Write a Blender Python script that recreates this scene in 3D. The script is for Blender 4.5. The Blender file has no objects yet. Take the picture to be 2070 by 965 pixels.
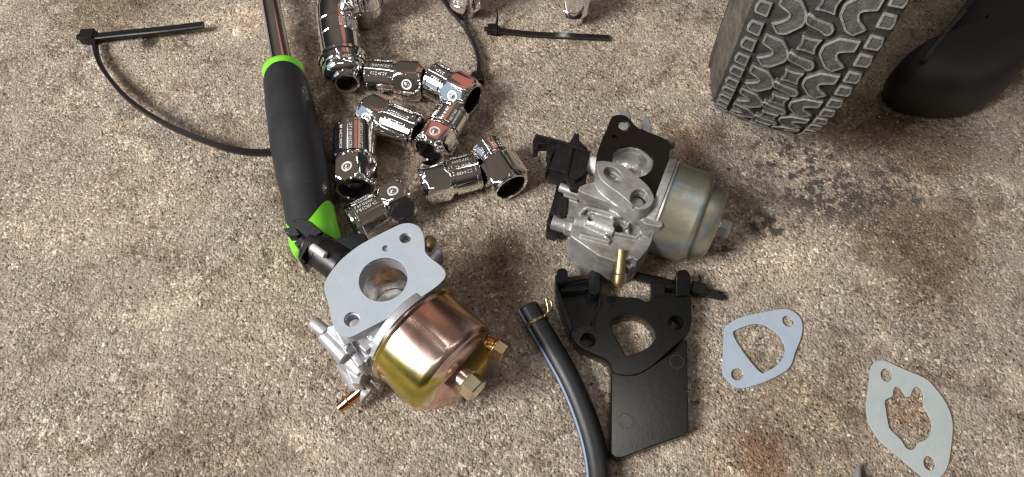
import bpy, bmesh, math, random
import numpy as np
from mathutils import Matrix, Vector, noise
random.seed(7)
R = math.radians
MM = 0.001
SC = bpy.context.scene
COL = SC.collection

# ------------------------------------------------------------------ camera
TILT = R(29.0); CAM_H = 324.0; FPX = 1360.0
cd = bpy.data.cameras.new('camera'); cam = bpy.data.objects.new('camera', cd); COL.objects.link(cam)
cam.location = (0, 0, CAM_H * MM); cam.rotation_euler = (TILT, 0, 0)
cd.sensor_width = 36.0; cd.lens = FPX * 36.0 / 2070.0
cd.clip_start = 0.01; cd.clip_end = 60.0
SC.camera = cam
# ------------------------------------------------------------------ world, lamps, exposure
w = bpy.data.worlds.new('World'); SC.world = w; w.use_nodes = True
wn = w.node_tree; bg = wn.nodes['Background']
tc = wn.nodes.new('ShaderNodeTexCoord'); sx = wn.nodes.new('ShaderNodeSeparateXYZ'); rp = wn.nodes.new('ShaderNodeValToRGB')
wn.links.new(tc.outputs['Generated'], sx.inputs[0]); wn.links.new(sx.outputs['Z'], rp.inputs[0]); wn.links.new(rp.outputs[0], bg.inputs['Color'])
rp.color_ramp.elements[0].position = 0.0; rp.color_ramp.elements[0].color = (0.02, 0.02, 0.022, 1)
rp.color_ramp.elements[1].position = 1.0; rp.color_ramp.elements[1].color = (0.09, 0.076, 0.063, 1)
e = rp.color_ramp.elements.new(0.62); e.color = (0.13, 0.108, 0.088, 1)
e = rp.color_ramp.elements.new(0.30); e.color = (0.03, 0.027, 0.025, 1)
bg.inputs['Strength'].default_value = 1.0

def lamp(name, loc, target, sx_, sy_, power, color):
    l = bpy.data.lights.new(name, 'AREA'); l.shape = 'RECTANGLE'; l.size = sx_; l.size_y = sy_
    l.energy = power; l.color = color
    o = bpy.data.objects.new(name, l); COL.objects.link(o); o.location = loc
    o.rotation_euler = (Vector(target) - Vector(loc)).to_track_quat('-Z', 'Y').to_euler()
    return o
lamp('window_light', (-2.0, -0.70, 1.85), (0, .2, 0), 0.95, 1.0, 138.0, (1.0, 0.975, 0.945))
lamp('doorway_light', (-1.75, -0.15, 0.95), (0, .2, 0), 1.5, 1.3, 3.6, (0.60, 0.78, 1.0))
lamp('shop_light', (0.30, 0.55, 2.3), (0, .2, 0), 0.09, 0.35, 3.2, (1.0, 0.95, 0.86))
lamp('chrome_fill_strip', (-0.9, 1.3, 2.2), (0, .2, 0), 0.09, 1.3, 3.4, (0.95, 0.98, 1.0))  # unseen strip lamps added to brighten the chrome
lamp('chrome_fill_strip', (1.1, 0.2, 2.0), (0, .2, 0), 0.09, 1.3, 3.0, (0.95, 0.98, 1.0))
lamp('chrome_fill_strip', (-0.15, -0.9, 2.1), (0, .2, 0), 1.3, 0.09, 3.2, (1.0, 0.96, 0.9))
lamp('red_cabinet_bounce', (0.16, 1.55, 1.25), (0, .2, 0), 0.34, 1.0, 0.42, (1.0, 0.20, 0.16))
lamp('tan_cabinet_bounce', (0.56, 1.50, 1.25), (0, .2, 0), 0.16, 1.1, 0.22, (1.0, 0.66, 0.36))
SC.view_settings.view_transform = 'Standard'; SC.view_settings.look = 'None'
SC.view_settings.exposure = 0.0; SC.view_settings.gamma = 1.0; SC.view_settings.use_curve_mapping = False
SC.render.engine = 'CYCLES'
SC.cycles.filter_width = 1.35
SC.cycles.max_bounces = 8

# ------------------------------------------------------------------ lens arithmetic: a point of the photograph -> a place at height z (mm)
cT, sT = math.cos(TILT), math.sin(TILT)
def W(px, py, z=0.0):
    a = (px - 1035.0) / FPX; b = (482.5 - py) / FPX
    rx, ry, rz = a, sT + b * cT, -cT + b * sT
    t = (z - CAM_H) / rz
    return Vector((rx * t, ry * t, z))
class Frame:
    def __init__(s, x, y, deg):
        s.x, s.y, s.a = x, y, R(deg)
    def l(s, px, py, z=0.0):
        p = W(px, py, z); dx, dy = p.x - s.x, p.y - s.y
        c, n = math.cos(s.a), math.sin(s.a)
        return Vector((dx * c + dy * n, -dx * n + dy * c, z))
    def pts(s, L, z, ox=0, oy=0, k=1.0):
        return [tuple(s.l(ox + x / k, oy + y / k, z)[:2]) for x, y in L]

# ------------------------------------------------------------------ mesh helpers (millimetres)
def T(vf, m):
    return ([tuple(m @ Vector(v)) for v in vf[0]], vf[1])
def J(*L):
    V, F = [], []
    for v, f in L:
        n = len(V); V += list(v); F += [tuple(i + n for i in q) for q in f]
    return (V, F)
def TR(x=0, y=0, z=0): return Matrix.Translation((x, y, z))
def RX(d): return Matrix.Rotation(R(d), 4, 'X')
def RY(d): return Matrix.Rotation(R(d), 4, 'Y')
def RZ(d): return Matrix.Rotation(R(d), 4, 'Z')
def AX(p, d):
    return Matrix.Translation(Vector(p)) @ Vector(d).to_track_quat('Z', 'Y').to_matrix().to_4x4()
def lathe(prof, n=48, cap=True):
    """profile [(h, r)] about Z; cap closes both ends"""
    V, F = [], []
    for h, r in prof:
        for i in range(n):
            a = 2 * math.pi * i / n; V.append((r * math.cos(a), r * math.sin(a), h))
    m = len(prof)
    for j in range(m - 1):
        for i in range(n):
            k = (i + 1) % n
            F.append((j * n + i, j * n + k, (j + 1) * n + k, (j + 1) * n + i))
    if cap is True:
        F.append(tuple(range(n - 1, -1, -1))); F.append(tuple((m - 1) * n + i for i in range(n)))
    elif cap == 'loop':
        for i in range(n):
            k = (i + 1) % n; F.append(((m - 1) * n + i, (m - 1) * n + k, k, i))
    return (V, F)
def cyl(r, h, n=32, b=0.0):
    if b > 0: return lathe([(0, r - b), (b * .3, r - b * .3), (b, r), (h - b, r), (h - b * .3, r - b * .3), (h, r - b)], n)
    return lathe([(0, r), (h, r)], n)
def rod(p0, p1, r0, r1=None, n=24, b=0.0):
    p0, p1 = Vector(p0), Vector(p1); L = (p1 - p0).length; r1 = r0 if r1 is None else r1
    pr = [(0, r0), (L, r1)] if b <= 0 else [(0, r0 - b), (b * .3, r0 - b * .3), (b, r0), (L - b, r1), (L - b * .3, r1 - b * .3), (L, r1 - b)]
    return T(lathe(pr, n), AX(p0, p1 - p0))
def hexn(af, h, n=6, b=0.5):
    r = af / 2 / math.cos(math.pi / n)
    return lathe([(0, r), (h - b, r), (h, r - b)], n)
def box(x0, x1, y0, y1, z0, z1, b=0.0):
    if b <= 0:
        V = [(x, y, z) for z in (z0, z1) for x, y in ((x0, y0), (x1, y0), (x1, y1), (x0, y1))]
        return (V, [(3, 2, 1, 0), (4, 5, 6, 7), (0, 1, 5, 4), (1, 2, 6, 5), (2, 3, 7, 6), (3, 0, 4, 7)])
    bm = bmesh.new(); bmesh.ops.create_cube(bm, size=1)
    for v in bm.verts: v.co = Vector(((x0 + x1) / 2 + v.co.x * (x1 - x0), (y0 + y1) / 2 + v.co.y * (y1 - y0), (z0 + z1) / 2 + v.co.z * (z1 - z0)))
    bmesh.ops.bevel(bm, geom=bm.edges[:], offset=b, segments=2, profile=.5, affect='EDGES')
    return from_bm(bm)
def from_bm(bm):
    bm.verts.index_update()
    r = ([tuple(v.co) for v in bm.verts], [tuple(v.index for v in f.verts) for f in bm.faces]); bm.free(); return r
def sphere(r, m=None, seg=16):
    bm = bmesh.new(); bmesh.ops.create_uvsphere(bm, u_segments=seg, v_segments=seg // 2, radius=r)
    v = from_bm(bm); return T(v, m) if m else v
def hull(pts):
    bm = bmesh.new()
    for p in pts: bm.verts.new(p)
    bmesh.ops.convex_hull(bm, input=bm.verts[:])
    bmesh.ops.dissolve_limit(bm, angle_limit=R(2), verts=bm.verts[:], edges=bm.edges[:])
    return from_bm(bm)
def bev(vf, off, seg=2):
    bm = bmesh.new(); vs = [bm.verts.new(v) for v in vf[0]]
    for f in vf[1]:
        try: bm.faces.new([vs[i] for i in f])
        except ValueError: pass
    bmesh.ops.recalc_face_normals(bm, faces=bm.faces[:])
    bmesh.ops.bevel(bm, geom=[e for e in bm.edges if e.calc_face_angle(0) > R(25)], offset=off, segments=seg, profile=.5, affect='EDGES')
    return from_bm(bm)
def smooth(pts, n=5, closed=True):
    out = []; N = len(pts); rng = range(N) if closed else range(N - 1)
    for i in rng:
        g = (lambda k: pts[k % N]) if closed else (lambda k: pts[max(0, min(N - 1, k))])
        p0, p1, p2, p3 = [Vector(g(k)) for k in (i - 1, i, i + 1, i + 2)]
        for j in range(n):
            t = j / n
            out.append(tuple(.5 * ((2 * p1) + (p2 - p0) * t + (2 * p0 - 5 * p1 + 4 * p2 - p3) * t * t + (3 * p1 - p0 - 3 * p2 + p3) * t ** 3)))
    if not closed: out.append(tuple(pts[-1]))
    return out
def fillet(pts, r, n=4):
    out = []; N = len(pts)
    for i in range(N):
        p, a, b = Vector(pts[i]), Vector(pts[i - 1]), Vector(pts[(i + 1) % N])
        d1, d2 = (a - p), (b - p); k = min(r, d1.length * .45, d2.length * .45)
        q1, q2 = p + d1.normalized() * k, p + d2.normalized() * k
        for j in range(n + 1):
            t = j / n; out.append(tuple(q1 * (1 - t) ** 2 + p * 2 * t * (1 - t) + q2 * t * t))
    return out
def circ(x, y, r, n=32, ry=None, rot=0):
    ry = r if ry is None else ry; c, s = math.cos(R(rot)), math.sin(R(rot)); o = []
    for i in range(n):
        a = 2 * math.pi * i / n; u, v = r * math.cos(a), ry * math.sin(a)
        o.append((x + u * c - v * s, y + u * s + v * c))
    return o
def scale2(pts, k, c=None):
    if c is None: c = (sum(p[0] for p in pts) / len(pts), sum(p[1] for p in pts) / len(pts))
    return [(c[0] + (p[0] - c[0]) * k, c[1] + (p[1] - c[1]) * k) for p in pts]
def prism(outer, z0, z1, holes=(), b=0.0):
    """an outline with holes, z0..z1, edges rounded by b"""
    c = bpy.data.curves.new('outline', 'CURVE'); c.dimensions = '2D'; c.fill_mode = 'BOTH'
    c.extrude = (z1 - z0) / 2 - b; c.bevel_depth = b; c.bevel_resolution = 1; c.offset = -b
    for L in [outer] + list(holes):
        s = c.splines.new('POLY'); s.points.add(len(L) - 1)
        for i, p in enumerate(L): s.points[i].co = (p[0], p[1], 0, 1)
        s.use_cyclic_u = True
    o = bpy.data.objects.new('outline', c); COL.objects.link(o)
    dg = bpy.context.evaluated_depsgraph_get(); m = bpy.data.meshes.new_from_object(o.evaluated_get(dg))
    bm = bmesh.new(); bm.from_mesh(m); bmesh.ops.remove_doubles(bm, verts=bm.verts[:], dist=1e-4)
    bmesh.ops.recalc_face_normals(bm, faces=bm.faces[:])
    for v in bm.verts: v.co.z += (z0 + z1) / 2
    r = from_bm(bm)
    bpy.data.objects.remove(o); bpy.data.curves.remove(c); bpy.data.meshes.remove(m)
    return r
def tube(path, r, n=16, flat=None, cap=True, up=(0, 0, 1)):
    """round (or flat=(width, thickness)) section swept along a path; r may be a list"""
    P = [Vector(p) for p in path]; V, F = [], []
    if flat: sec = [(-.5, -.32), (-.38, -.5), (.38, -.5), (.5, -.32), (.5, .32), (.38, .5), (-.38, .5), (-.5, .32)]; n = 8
    for i, p in enumerate(P):
        d = (P[min(i + 1, len(P) - 1)] - P[max(i - 1, 0)]).normalized()
        s = d.cross(Vector(up)).normalized(); u = s.cross(d)
        rr = r[i] if isinstance(r, (list, tuple)) else r
        for k in range(n):
            if flat: q = p + s * sec[k][0] * flat[0] + u * sec[k][1] * flat[1]
            else:
                a = 2 * math.pi * k / n; q = p + s * rr * math.cos(a) + u * rr * math.sin(a)
            V.append(tuple(q))
    for i in range(len(P) - 1):
        for k in range(n):
            k2 = (k + 1) % n; F.append((i * n + k, i * n + k2, (i + 1) * n + k2, (i + 1) * n + k))
    if cap: F.append(tuple(range(n - 1, -1, -1))); F.append(tuple((len(P) - 1) * n + k for k in range(n)))
    return (V, F)

# ------------------------------------------------------------------ objects
def thing(name, label, cat, loc=(0, 0, 0), deg=0.0, group=None):
    o = bpy.data.objects.new(name, None); COL.objects.link(o); o.empty_display_size = .01
    o.location = Vector(loc) * MM; o.rotation_euler = (0, 0, R(deg))
    o['label'] = label; o['category'] = cat
    if group: o['group'] = group
    return o
def fmesh(name, vf, mats, ang=32, idx=None, flat=True):
    m = bpy.data.meshes.new(name)
    m.from_pydata([(x * MM, y * MM, z * MM) for x, y, z in vf[0]], [], vf[1])
    m.validate(); bm = bmesh.new(); bm.from_mesh(m); bmesh.ops.recalc_face_normals(bm, faces=bm.faces[:])
    for f in bm.faces: f.smooth = True
    for e in bm.edges:      # flat tops keep crisp borders, everything gentler than ang is smoothed
        if len(e.link_faces) == 2:
            a_ = e.calc_face_angle(0); z1, z2 = abs(e.link_faces[0].normal.z) > .999, abs(e.link_faces[1].normal.z) > .999
            e.smooth = not (a_ > R(ang) or (a_ > R(8) and z1 != z2 and flat))
    bm.to_mesh(m); bm.free()
    for k in (mats if isinstance(mats, (list, tuple)) else [mats]): m.materials.append(k)
    if idx: m.polygons.foreach_set('material_index', idx)
    m.update()
    return m
def part(name, vf, mat, parent=None, ang=32, label=None, idx=None):
    o = bpy.data.objects.new(name, fmesh(name, vf, mat, ang, idx)); COL.objects.link(o)
    if parent: o.parent = parent
    if label: o['label'] = label
    return o
def cast(name, vf, mat, parent, voxel=.55, it=3, label=None, cuts=()):
    """several overlapping solids fused into one casting with softened edges"""
    m = bpy.data.meshes.new(name); m.from_pydata(vf[0], [], vf[1])
    o = bpy.data.objects.new(name, m); COL.objects.link(o)
    r = o.modifiers.new('r', 'REMESH'); r.mode = 'VOXEL'; r.voxel_size = voxel
    tools = []
    for c in cuts:
        cm = bpy.data.meshes.new('cutter'); cm.from_pydata(c[0], [], c[1])
        bm = bmesh.new(); bm.from_mesh(cm); bmesh.ops.recalc_face_normals(bm, faces=bm.faces[:]); bm.to_mesh(cm); bm.free()
        co_ = bpy.data.objects.new('cutter', cm); COL.objects.link(co_); tools.append(co_)
        b_ = o.modifiers.new('b', 'BOOLEAN'); b_.operation = 'DIFFERENCE'; b_.object = co_; b_.solver = 'MANIFOLD'
    s = o.modifiers.new('s', 'SMOOTH'); s.factor = .5; s.iterations = it
    m2 = bpy.data.meshes.new_from_object(o.evaluated_get(bpy.context.evaluated_depsgraph_get()))
    bpy.data.objects.remove(o); m2.name = name
    for c in tools: bpy.data.objects.remove(c)
    co = np.empty(len(m2.vertices) * 3); m2.vertices.foreach_get('co', co); m2.vertices.foreach_set('co', co * MM)
    m2.materials.clear(); m2.materials.append(mat)
    m2.polygons.foreach_set('use_smooth', [True] * len(m2.polygons)); m2.update()
    o = bpy.data.objects.new(name, m2); COL.objects.link(o); o.parent = parent
    if label: o['label'] = label
    return o

# ------------------------------------------------------------------ materials
class N:
    def __init__(s, name):
        s.m = bpy.data.materials.new(name); s.m.use_nodes = True; s.t = s.m.node_tree
        s.b = s.t.nodes['Principled BSDF']; s.o = s.t.nodes['Material Output']
        s.tc = s.t.nodes.new('ShaderNodeTexCoord').outputs['Object']
    def n(s, k, **kw):
        q = s.t.nodes.new(k)
        for a, v in kw.items(): setattr(q, a, v)
        return q
    def L(s, a, b): s.t.links.new(a, b)
    def set(s, **kw):
        for k, v in kw.items():
            i = s.b.inputs[k.replace('_', ' ')]
            if hasattr(v, 'links'): s.L(v, i)
            else: i.default_value = v if not isinstance(v, tuple) or len(v) == 4 else (*v, 1)
        return s
    def noise(s, sc, det=3, rough=.55, co=None, dist=0.0):
        q = s.n('ShaderNodeTexNoise'); q.inputs['Scale'].default_value = sc; q.inputs['Detail'].default_value = det
        q.inputs['Roughness'].default_value = rough; q.inputs['Distortion'].default_value = dist; s.L(co or s.tc, q.inputs['Vector']); return q.outputs['Fac']
    def vor(s, sc, feat='F1', out='Distance', co=None, rnd=1.0):
        q = s.n('ShaderNodeTexVoronoi', feature=feat); q.inputs['Scale'].default_value = sc; q.inputs['Randomness'].default_value = rnd
        s.L(co or s.tc, q.inputs['Vector']); return q.outputs[out]
    def ramp(s, fac, stops, interp='LINEAR'):
        q = s.n('ShaderNodeValToRGB'); cr = q.color_ramp; cr.interpolation = interp
        while len(cr.elements) < len(stops): cr.elements.new(.5)
        for e_, (p, c) in zip(cr.elements, stops):
            e_.position = p; e_.color = (*c, 1) if isinstance(c, tuple) else (c, c, c, 1)
        s.L(fac, q.inputs[0]); return q.outputs[0]
    def mix(s, f, a, b, mode='MIX'):
        q = s.n('ShaderNodeMix', data_type='RGBA', blend_type=mode)
        for v, i in ((f, 0), (a, 6), (b, 7)):
            if hasattr(v, 'links'): s.L(v, q.inputs[i])
            elif i == 0: q.inputs[0].default_value = v
            else: q.inputs[i].default_value = (*v, 1)
        return q.outputs[2]
    def math(s, op, a, b=0.0, clamp=False):
        q = s.n('ShaderNodeMath', operation=op); q.use_clamp = clamp
        for v, i in ((a, 0), (b, 1)):
            if hasattr(v, 'links'): s.L(v, q.inputs[i])
            else: q.inputs[i].default_value = v
        return q.outputs[0]
    def bump(s, h, dist, st=1.0, nrm=None):
        q = s.n('ShaderNodeBump'); q.inputs['Distance'].default_value = dist; q.inputs['Strength'].default_value = st
        s.L(h, q.inputs['Height'])
        if nrm: s.L(nrm, q.inputs['Normal'])
        return q.outputs[0]
    def spot(s, x, y, r, nz, amt=.8, sx=1.0):
        """irregular mask for stains and painted shade round a point of the floor (mm)"""
        mp = s.n('ShaderNodeMapping'); mp.inputs['Location'].default_value = (-x * MM, -y * MM / sx, 0); mp.inputs['Scale'].default_value = (1, 1 / sx, 1)
        s.L(s.tc, mp.inputs[0]); ln = s.n('ShaderNodeVectorMath', operation='LENGTH'); s.L(mp.outputs[0], ln.inputs[0])
        d = s.math('DIVIDE', ln.outputs['Value'], r * MM)
        d = s.math('ADD', d, s.math('MULTIPLY', s.math('SUBTRACT', nz, .5), amt * 2.2))
        return s.math('SUBTRACT', 1.15, d, True)

def mat_concrete():
    s = N('exposed_aggregate_concrete')
    wob = s.n('ShaderNodeTexNoise'); wob.inputs['Scale'].default_value = 700; s.L(s.tc, wob.inputs['Vector'])
    ad = s.n('ShaderNodeMix', data_type='VECTOR'); ad.inputs[0].default_value = .0008
    s.L(s.tc, ad.inputs[4]); s.L(wob.outputs['Color'], ad.inputs[5]); co = ad.outputs[1]
    big = s.noise(9, 4, .6); mid = s.noise(45, 4, .65); fine = s.noise(260, 3, .6)
    def grains(sc, stops):
        q = s.n('ShaderNodeTexVoronoi', feature='F1'); q.inputs['Scale'].default_value = sc; s.L(co, q.inputs['Vector'])
        sp = s.n('ShaderNodeSeparateColor'); s.L(q.outputs['Color'], sp.inputs[0])
        return s.ramp(sp.outputs[0], stops, 'CONSTANT'), q.outputs['Distance'], sp.outputs[1]
    c1, d1, r1 = grains(1000, [(0, (.13, .10, .08)), (.13, (.34, .285, .225)), (.36, (.27, .22, .17)), (.54, (.42, .36, .29)), (.72, (.25, .21, .17)), (.84, (.58, .52, .43)), (.94, (.78, .72, .62))])
    c2, d2, r2 = grains(560, [(0, (.15, .12, .09)), (.12, (.31, .255, .20)), (.4, (.38, .32, .25)), (.6, (.46, .37, .27)), (.74, (.29, .25, .21)), (.90, (.64, .58, .50))])
    c3, d3, r3 = grains(280, [(0, (.34, .28, .22)), (.3, (.56, .51, .44)), (.6, (.36, .25, .16)), (.85, (.40, .37, .33))])
    col = s.mix(s.ramp(r2, [(.55, 0.0), (.60, 1.0)]), c1, c2)
    m3 = s.math('MULTIPLY', s.ramp(r3, [(.90, 0.0), (.92, 1.0)]), s.ramp(d3, [(.30, 1.0), (.36, 0.0)]))
    col = s.mix(m3, col, c3)
    # cement paste still covering the sand, worn away in ragged patches
    skinn = s.math('ADD', s.math('MULTIPLY', s.noise(38, 6, .72), .62), s.math('MULTIPLY', s.noise(13, 5, .65), .38))
    skin = s.ramp(skinn, [(.46, .10), (.56, .52)])
    paste = s.mix(s.noise(210, 4, .7), (.34, .29, .235), (.47, .41, .34))
    col = s.mix(skin, col, paste)
    dk = s.ramp(s.noise(33, 6, .75, dist=.3), [(.37, .85), (.48, 0.0)])
    col = s.mix(dk, col, s.mix(1, col, (.52, .45, .38), 'MULTIPLY'))
    lt = s.ramp(s.noise(24, 6, .78, dist=.2), [(.53, 0.0), (.61, .95)])
    col = s.mix(lt, col, s.mix(1, col, (1.42, 1.42, 1.40), 'MULTIPLY'))
    pit = s.math('MULTIPLY', s.ramp(s.vor(230, co=co), [(.09, 1.0), (.16, 0.0)]), s.ramp(s.noise(70, 2), [(.52, 0.0), (.60, 1.0)]))
    col = s.mix(pit, col, (.05, .038, .03))
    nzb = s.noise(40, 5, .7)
    for (px, py, r, sx, f) in ((655, 330, 30, 1.6, (.46, .40, .35)), (640, 110, 22, 1.8, (.60, .54, .48)), (1000, 540, 30, 1.0, (.62, .54, .46)), (230, 15, 45, .6, (.66, .60, .53)), (820, 300, 38, .8, (.78, .72, .66)),  # dirt tones plus shade of handle, sockets and new carburetor painted into the floor
                               (1850, 500, 42, 1.2, (.80, .74, .68)), (420, 930, 40, .7, (.78, .74, .70)), (1730, 250, 45, .7, (.62, .54, .46)), (1880, 300, 40, .7, (.70, .62, .55)), (1640, 900, 60, .8, (.86, .80, .74)),  # spots by the tyre paint its shade onto the concrete
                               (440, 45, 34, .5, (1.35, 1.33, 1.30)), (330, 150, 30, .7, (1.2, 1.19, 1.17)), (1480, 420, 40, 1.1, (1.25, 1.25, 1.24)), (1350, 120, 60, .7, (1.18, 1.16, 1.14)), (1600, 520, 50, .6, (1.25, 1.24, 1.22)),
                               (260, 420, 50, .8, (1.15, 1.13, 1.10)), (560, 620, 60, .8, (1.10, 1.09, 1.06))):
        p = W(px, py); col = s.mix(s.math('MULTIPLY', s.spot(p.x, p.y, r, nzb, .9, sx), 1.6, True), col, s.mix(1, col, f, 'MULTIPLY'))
    nz = s.noise(60, 4, .7); nz2 = s.noise(28, 5, .75)
    for (px, py, r, c, a, sx) in ((1392, 285, 15, (.50, .29, .15), .42, 1), (1540, 915, 13, (.36, .24, .17), .62, 1.1), (1850, 830, 11, (.40, .24, .12), .35, 1),
                                  (1100, 700, 6, (.45, .25, .12), .35, 1), (300, 85, 7, (.05, .035, .02), .9, 1), (1860, 470, 30, (.20, .14, .10), .5, 1.4)):
        p = W(px, py); col = s.mix(s.math('MULTIPLY', s.math('MULTIPLY', s.spot(p.x, p.y, r, nz, .9, sx), 1.5, True), a), col, s.mix(1, col, tuple(min(1.5, q * 2.0) for q in c), 'MULTIPLY'))
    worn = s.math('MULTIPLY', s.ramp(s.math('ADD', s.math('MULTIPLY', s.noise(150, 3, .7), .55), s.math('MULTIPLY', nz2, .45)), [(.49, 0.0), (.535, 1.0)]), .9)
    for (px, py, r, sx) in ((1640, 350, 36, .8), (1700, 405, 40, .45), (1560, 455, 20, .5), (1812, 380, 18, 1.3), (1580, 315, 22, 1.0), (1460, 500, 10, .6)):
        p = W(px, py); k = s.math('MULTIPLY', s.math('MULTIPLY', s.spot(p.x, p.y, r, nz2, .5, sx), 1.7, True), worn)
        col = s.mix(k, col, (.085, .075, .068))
    hs = s.n('ShaderNodeHueSaturation'); hs.inputs['Saturation'].default_value = .94; s.L(s.mix(1, col, (.84, .805, .77), 'MULTIPLY'), hs.inputs['Color']); col = hs.outputs[0]
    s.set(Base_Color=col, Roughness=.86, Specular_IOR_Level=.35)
    h = s.math('SUBTRACT', s.math('ADD', s.ramp(d1, [(0, 1.0), (.6, 0.0)]), s.math('MULTIPLY', s.ramp(d2, [(0, 1.0), (.6, 0.0)]), 1.3)), s.math('MULTIPLY', pit, 2.0))
    h = s.math('ADD', h, s.math('MULTIPLY', fine, 1.0))
    s.set(Normal=s.bump(h, .00042, 1.0, s.bump(s.math('ADD', mid, s.math('MULTIPLY', s.noise(120, 3, .6), .5)), .0012, .7)))
    return s.m

def simple(name, col, rough, metal=0.0, nsc=0.0, namt=.25, bsc=0.0, bd=0.0, spec=.5, col2=None, rvar=0.0):
    s = N(name); c = col
    if nsc:
        f = s.ramp(s.noise(nsc, 4, .6), [(.35, 0.0), (.68, 1.0)])
        c = s.mix(s.math('MULTIPLY', f, namt), col, col2 or tuple(x * .5 for x in col))
    s.set(Base_Color=c, Roughness=rough, Metallic=metal, Specular_IOR_Level=spec)
    if rvar: s.set(Roughness=s.math('ADD', rough, s.math('MULTIPLY', s.math('SUBTRACT', s.noise(nsc * 1.7 or 80, 3), .5), rvar), True))
    if bd: s.set(Normal=s.bump(s.noise(bsc, 3, .6), bd))
    return s.m

M = {}
M['concrete'] = mat_concrete()
M['chrome'] = simple('polished_chrome', (.92, .91, .90), .06, 1.0, nsc=60, namt=.25, bsc=90, bd=.00003, col2=(.62, .60, .57), rvar=.10)
M['chrome_flat'] = simple('brushed_chrome', (.62, .60, .58), .16, 1.0, nsc=400, namt=.2, bsc=700, bd=.00002)
M['etch'] = simple('etched_marking', (.85, .85, .85), .45, .6)
M['groove'] = simple('dark_groove', (.03, .03, .032), .5, .3)
M['bore_dark'] = simple('dark_socket_bore', (.22, .21, .20), .3, 1.0)  # darker metal for the insides of the sockets and bar end
M['green'] = simple('lime_green_rubber', (.19, .66, .03), .42, nsc=90, namt=.12, bsc=900, bd=.00002)
M['grip'] = simple('black_rubber_grip', (.011, .0125, .015), .50, nsc=55, namt=.35, bsc=1500, bd=.00004, col2=(.022, .022, .023), rvar=.18)
M['plastic'] = simple('black_plastic', (.0035, .004, .004), .22, nsc=70, namt=.3, bsc=500, bd=.00003, col2=(.008, .007, .0065), spec=.4)
M['plastic_dusty'] = simple('dusty_black_plastic', (.005, .005, .0055), .38, nsc=160, namt=.5, bsc=600, bd=.00005, col2=(.015, .0135, .012), spec=.4, rvar=.2)
M['tie'] = simple('black_nylon', (.005, .005, .0055), .34, nsc=200, namt=.4, bsc=900, bd=.00003, col2=(.012, .011, .010))
M['hose'] = simple('black_rubber_hose', (.008, .009, .011), .42, nsc=120, namt=.5, bsc=1200, bd=.00003, col2=(.022, .020, .018), rvar=.2)
M['stripe'] = simple('pale_blue_stripe', (.22, .31, .45), .5, nsc=300, namt=.3, col2=(.14, .20, .30))
M['gasket'] = simple('blue_grey_gasket_paper', (.37, .415, .455), .62, nsc=110, namt=.4, bsc=1500, bd=.00003, col2=(.28, .335, .40))
M['gasket_pale'] = simple('pale_grey_gasket_paper', (.37, .405, .40), .62, nsc=90, namt=.6, bsc=1500, bd=.00003, col2=(.31, .36, .355))
M['gasket_blue'] = simple('light_blue_gasket_paper', (.34, .395, .46), .62, nsc=90, namt=.5, bsc=1500, bd=.00003, col2=(.27, .33, .42))
M['nylon'] = simple('white_nylon', (.62, .62, .60), .45, nsc=200, namt=.3, col2=(.42, .40, .36))
M['steel'] = simple('zinc_plated_steel', (.50, .51, .51), .42, .75, nsc=120, namt=.35, bsc=400, bd=.00005, rvar=.2)
M['brass'] = simple('brass', (.44, .32, .15), .34, .9, nsc=220, namt=.5, bsc=500, bd=.00004, col2=(.36, .20, .06), rvar=.2)
M['copper'] = simple('copper_plated_brass', (.66, .34, .17), .16, 1.0, nsc=200, namt=.3, col2=(.45, .20, .09))
M['wire'] = simple('yellow_zinc_wire', (.44, .36, .17), .32, 1.0)
M['bore'] = simple('machined_aluminium', (.86, .86, .85), .27, 1.0, nsc=60, namt=.2, bsc=300, bd=.00008, rvar=.15)
M['pale_zinc'] = simple('pale_yellow_zinc', (.84, .76, .56), .22, 1.0, nsc=90, namt=.3, col2=(.70, .50, .34))
M['dull_zinc'] = simple('dull_gold_zinc', (.52, .40, .23), .3, 1.0, nsc=90, namt=.4, col2=(.40, .25, .14))
M['scuff'] = simple('scuffed_plastic_ring', (.035, .035, .034), .4)
M['housing'] = simple('dark_grey_housing', (.018, .019, .019), .55, nsc=60, namt=.6, bsc=300, bd=.0001, col2=(.035, .028, .022))
M['tan'] = simple('dry_chaff', (.42, .25, .11), .8, nsc=300, namt=.5)

def scratches(m, amt, col, sc=150.0):
    s = N.__new__(N); s.m = m; s.t = m.node_tree; s.b = s.t.nodes['Principled BSDF']; s.tc = s.t.nodes.new('ShaderNodeTexCoord').outputs['Object']
    base = s.b.inputs['Base Color']; src = base.links[0].from_socket if base.links else None
    tot = None
    for k, (rz, st) in enumerate(((.5, 14.0), (2.1, 18.0), (1.2, 10.0))):
        mp = s.n('ShaderNodeMapping'); mp.inputs['Rotation'].default_value = (0, 0, rz); mp.inputs['Scale'].default_value = (sc * st, sc, sc); mp.inputs['Location'].default_value = (k * 3.1, k, 0)
        s.L(s.tc, mp.inputs[0]); q = s.n('ShaderNodeTexNoise'); q.inputs['Scale'].default_value = 1.0; q.inputs['Detail'].default_value = 1.0; s.L(mp.outputs[0], q.inputs['Vector'])
        f = s.ramp(q.outputs['Fac'], [(.70, 0.0), (.74, 1.0)]); tot = f if tot is None else s.math('ADD', tot, f, True)
    f = s.math('MULTIPLY', tot, amt)
    if src: s.L(s.mix(f, src, col), base)
    else: s.L(s.mix(f, tuple(base.default_value)[:3], col), base)
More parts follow.
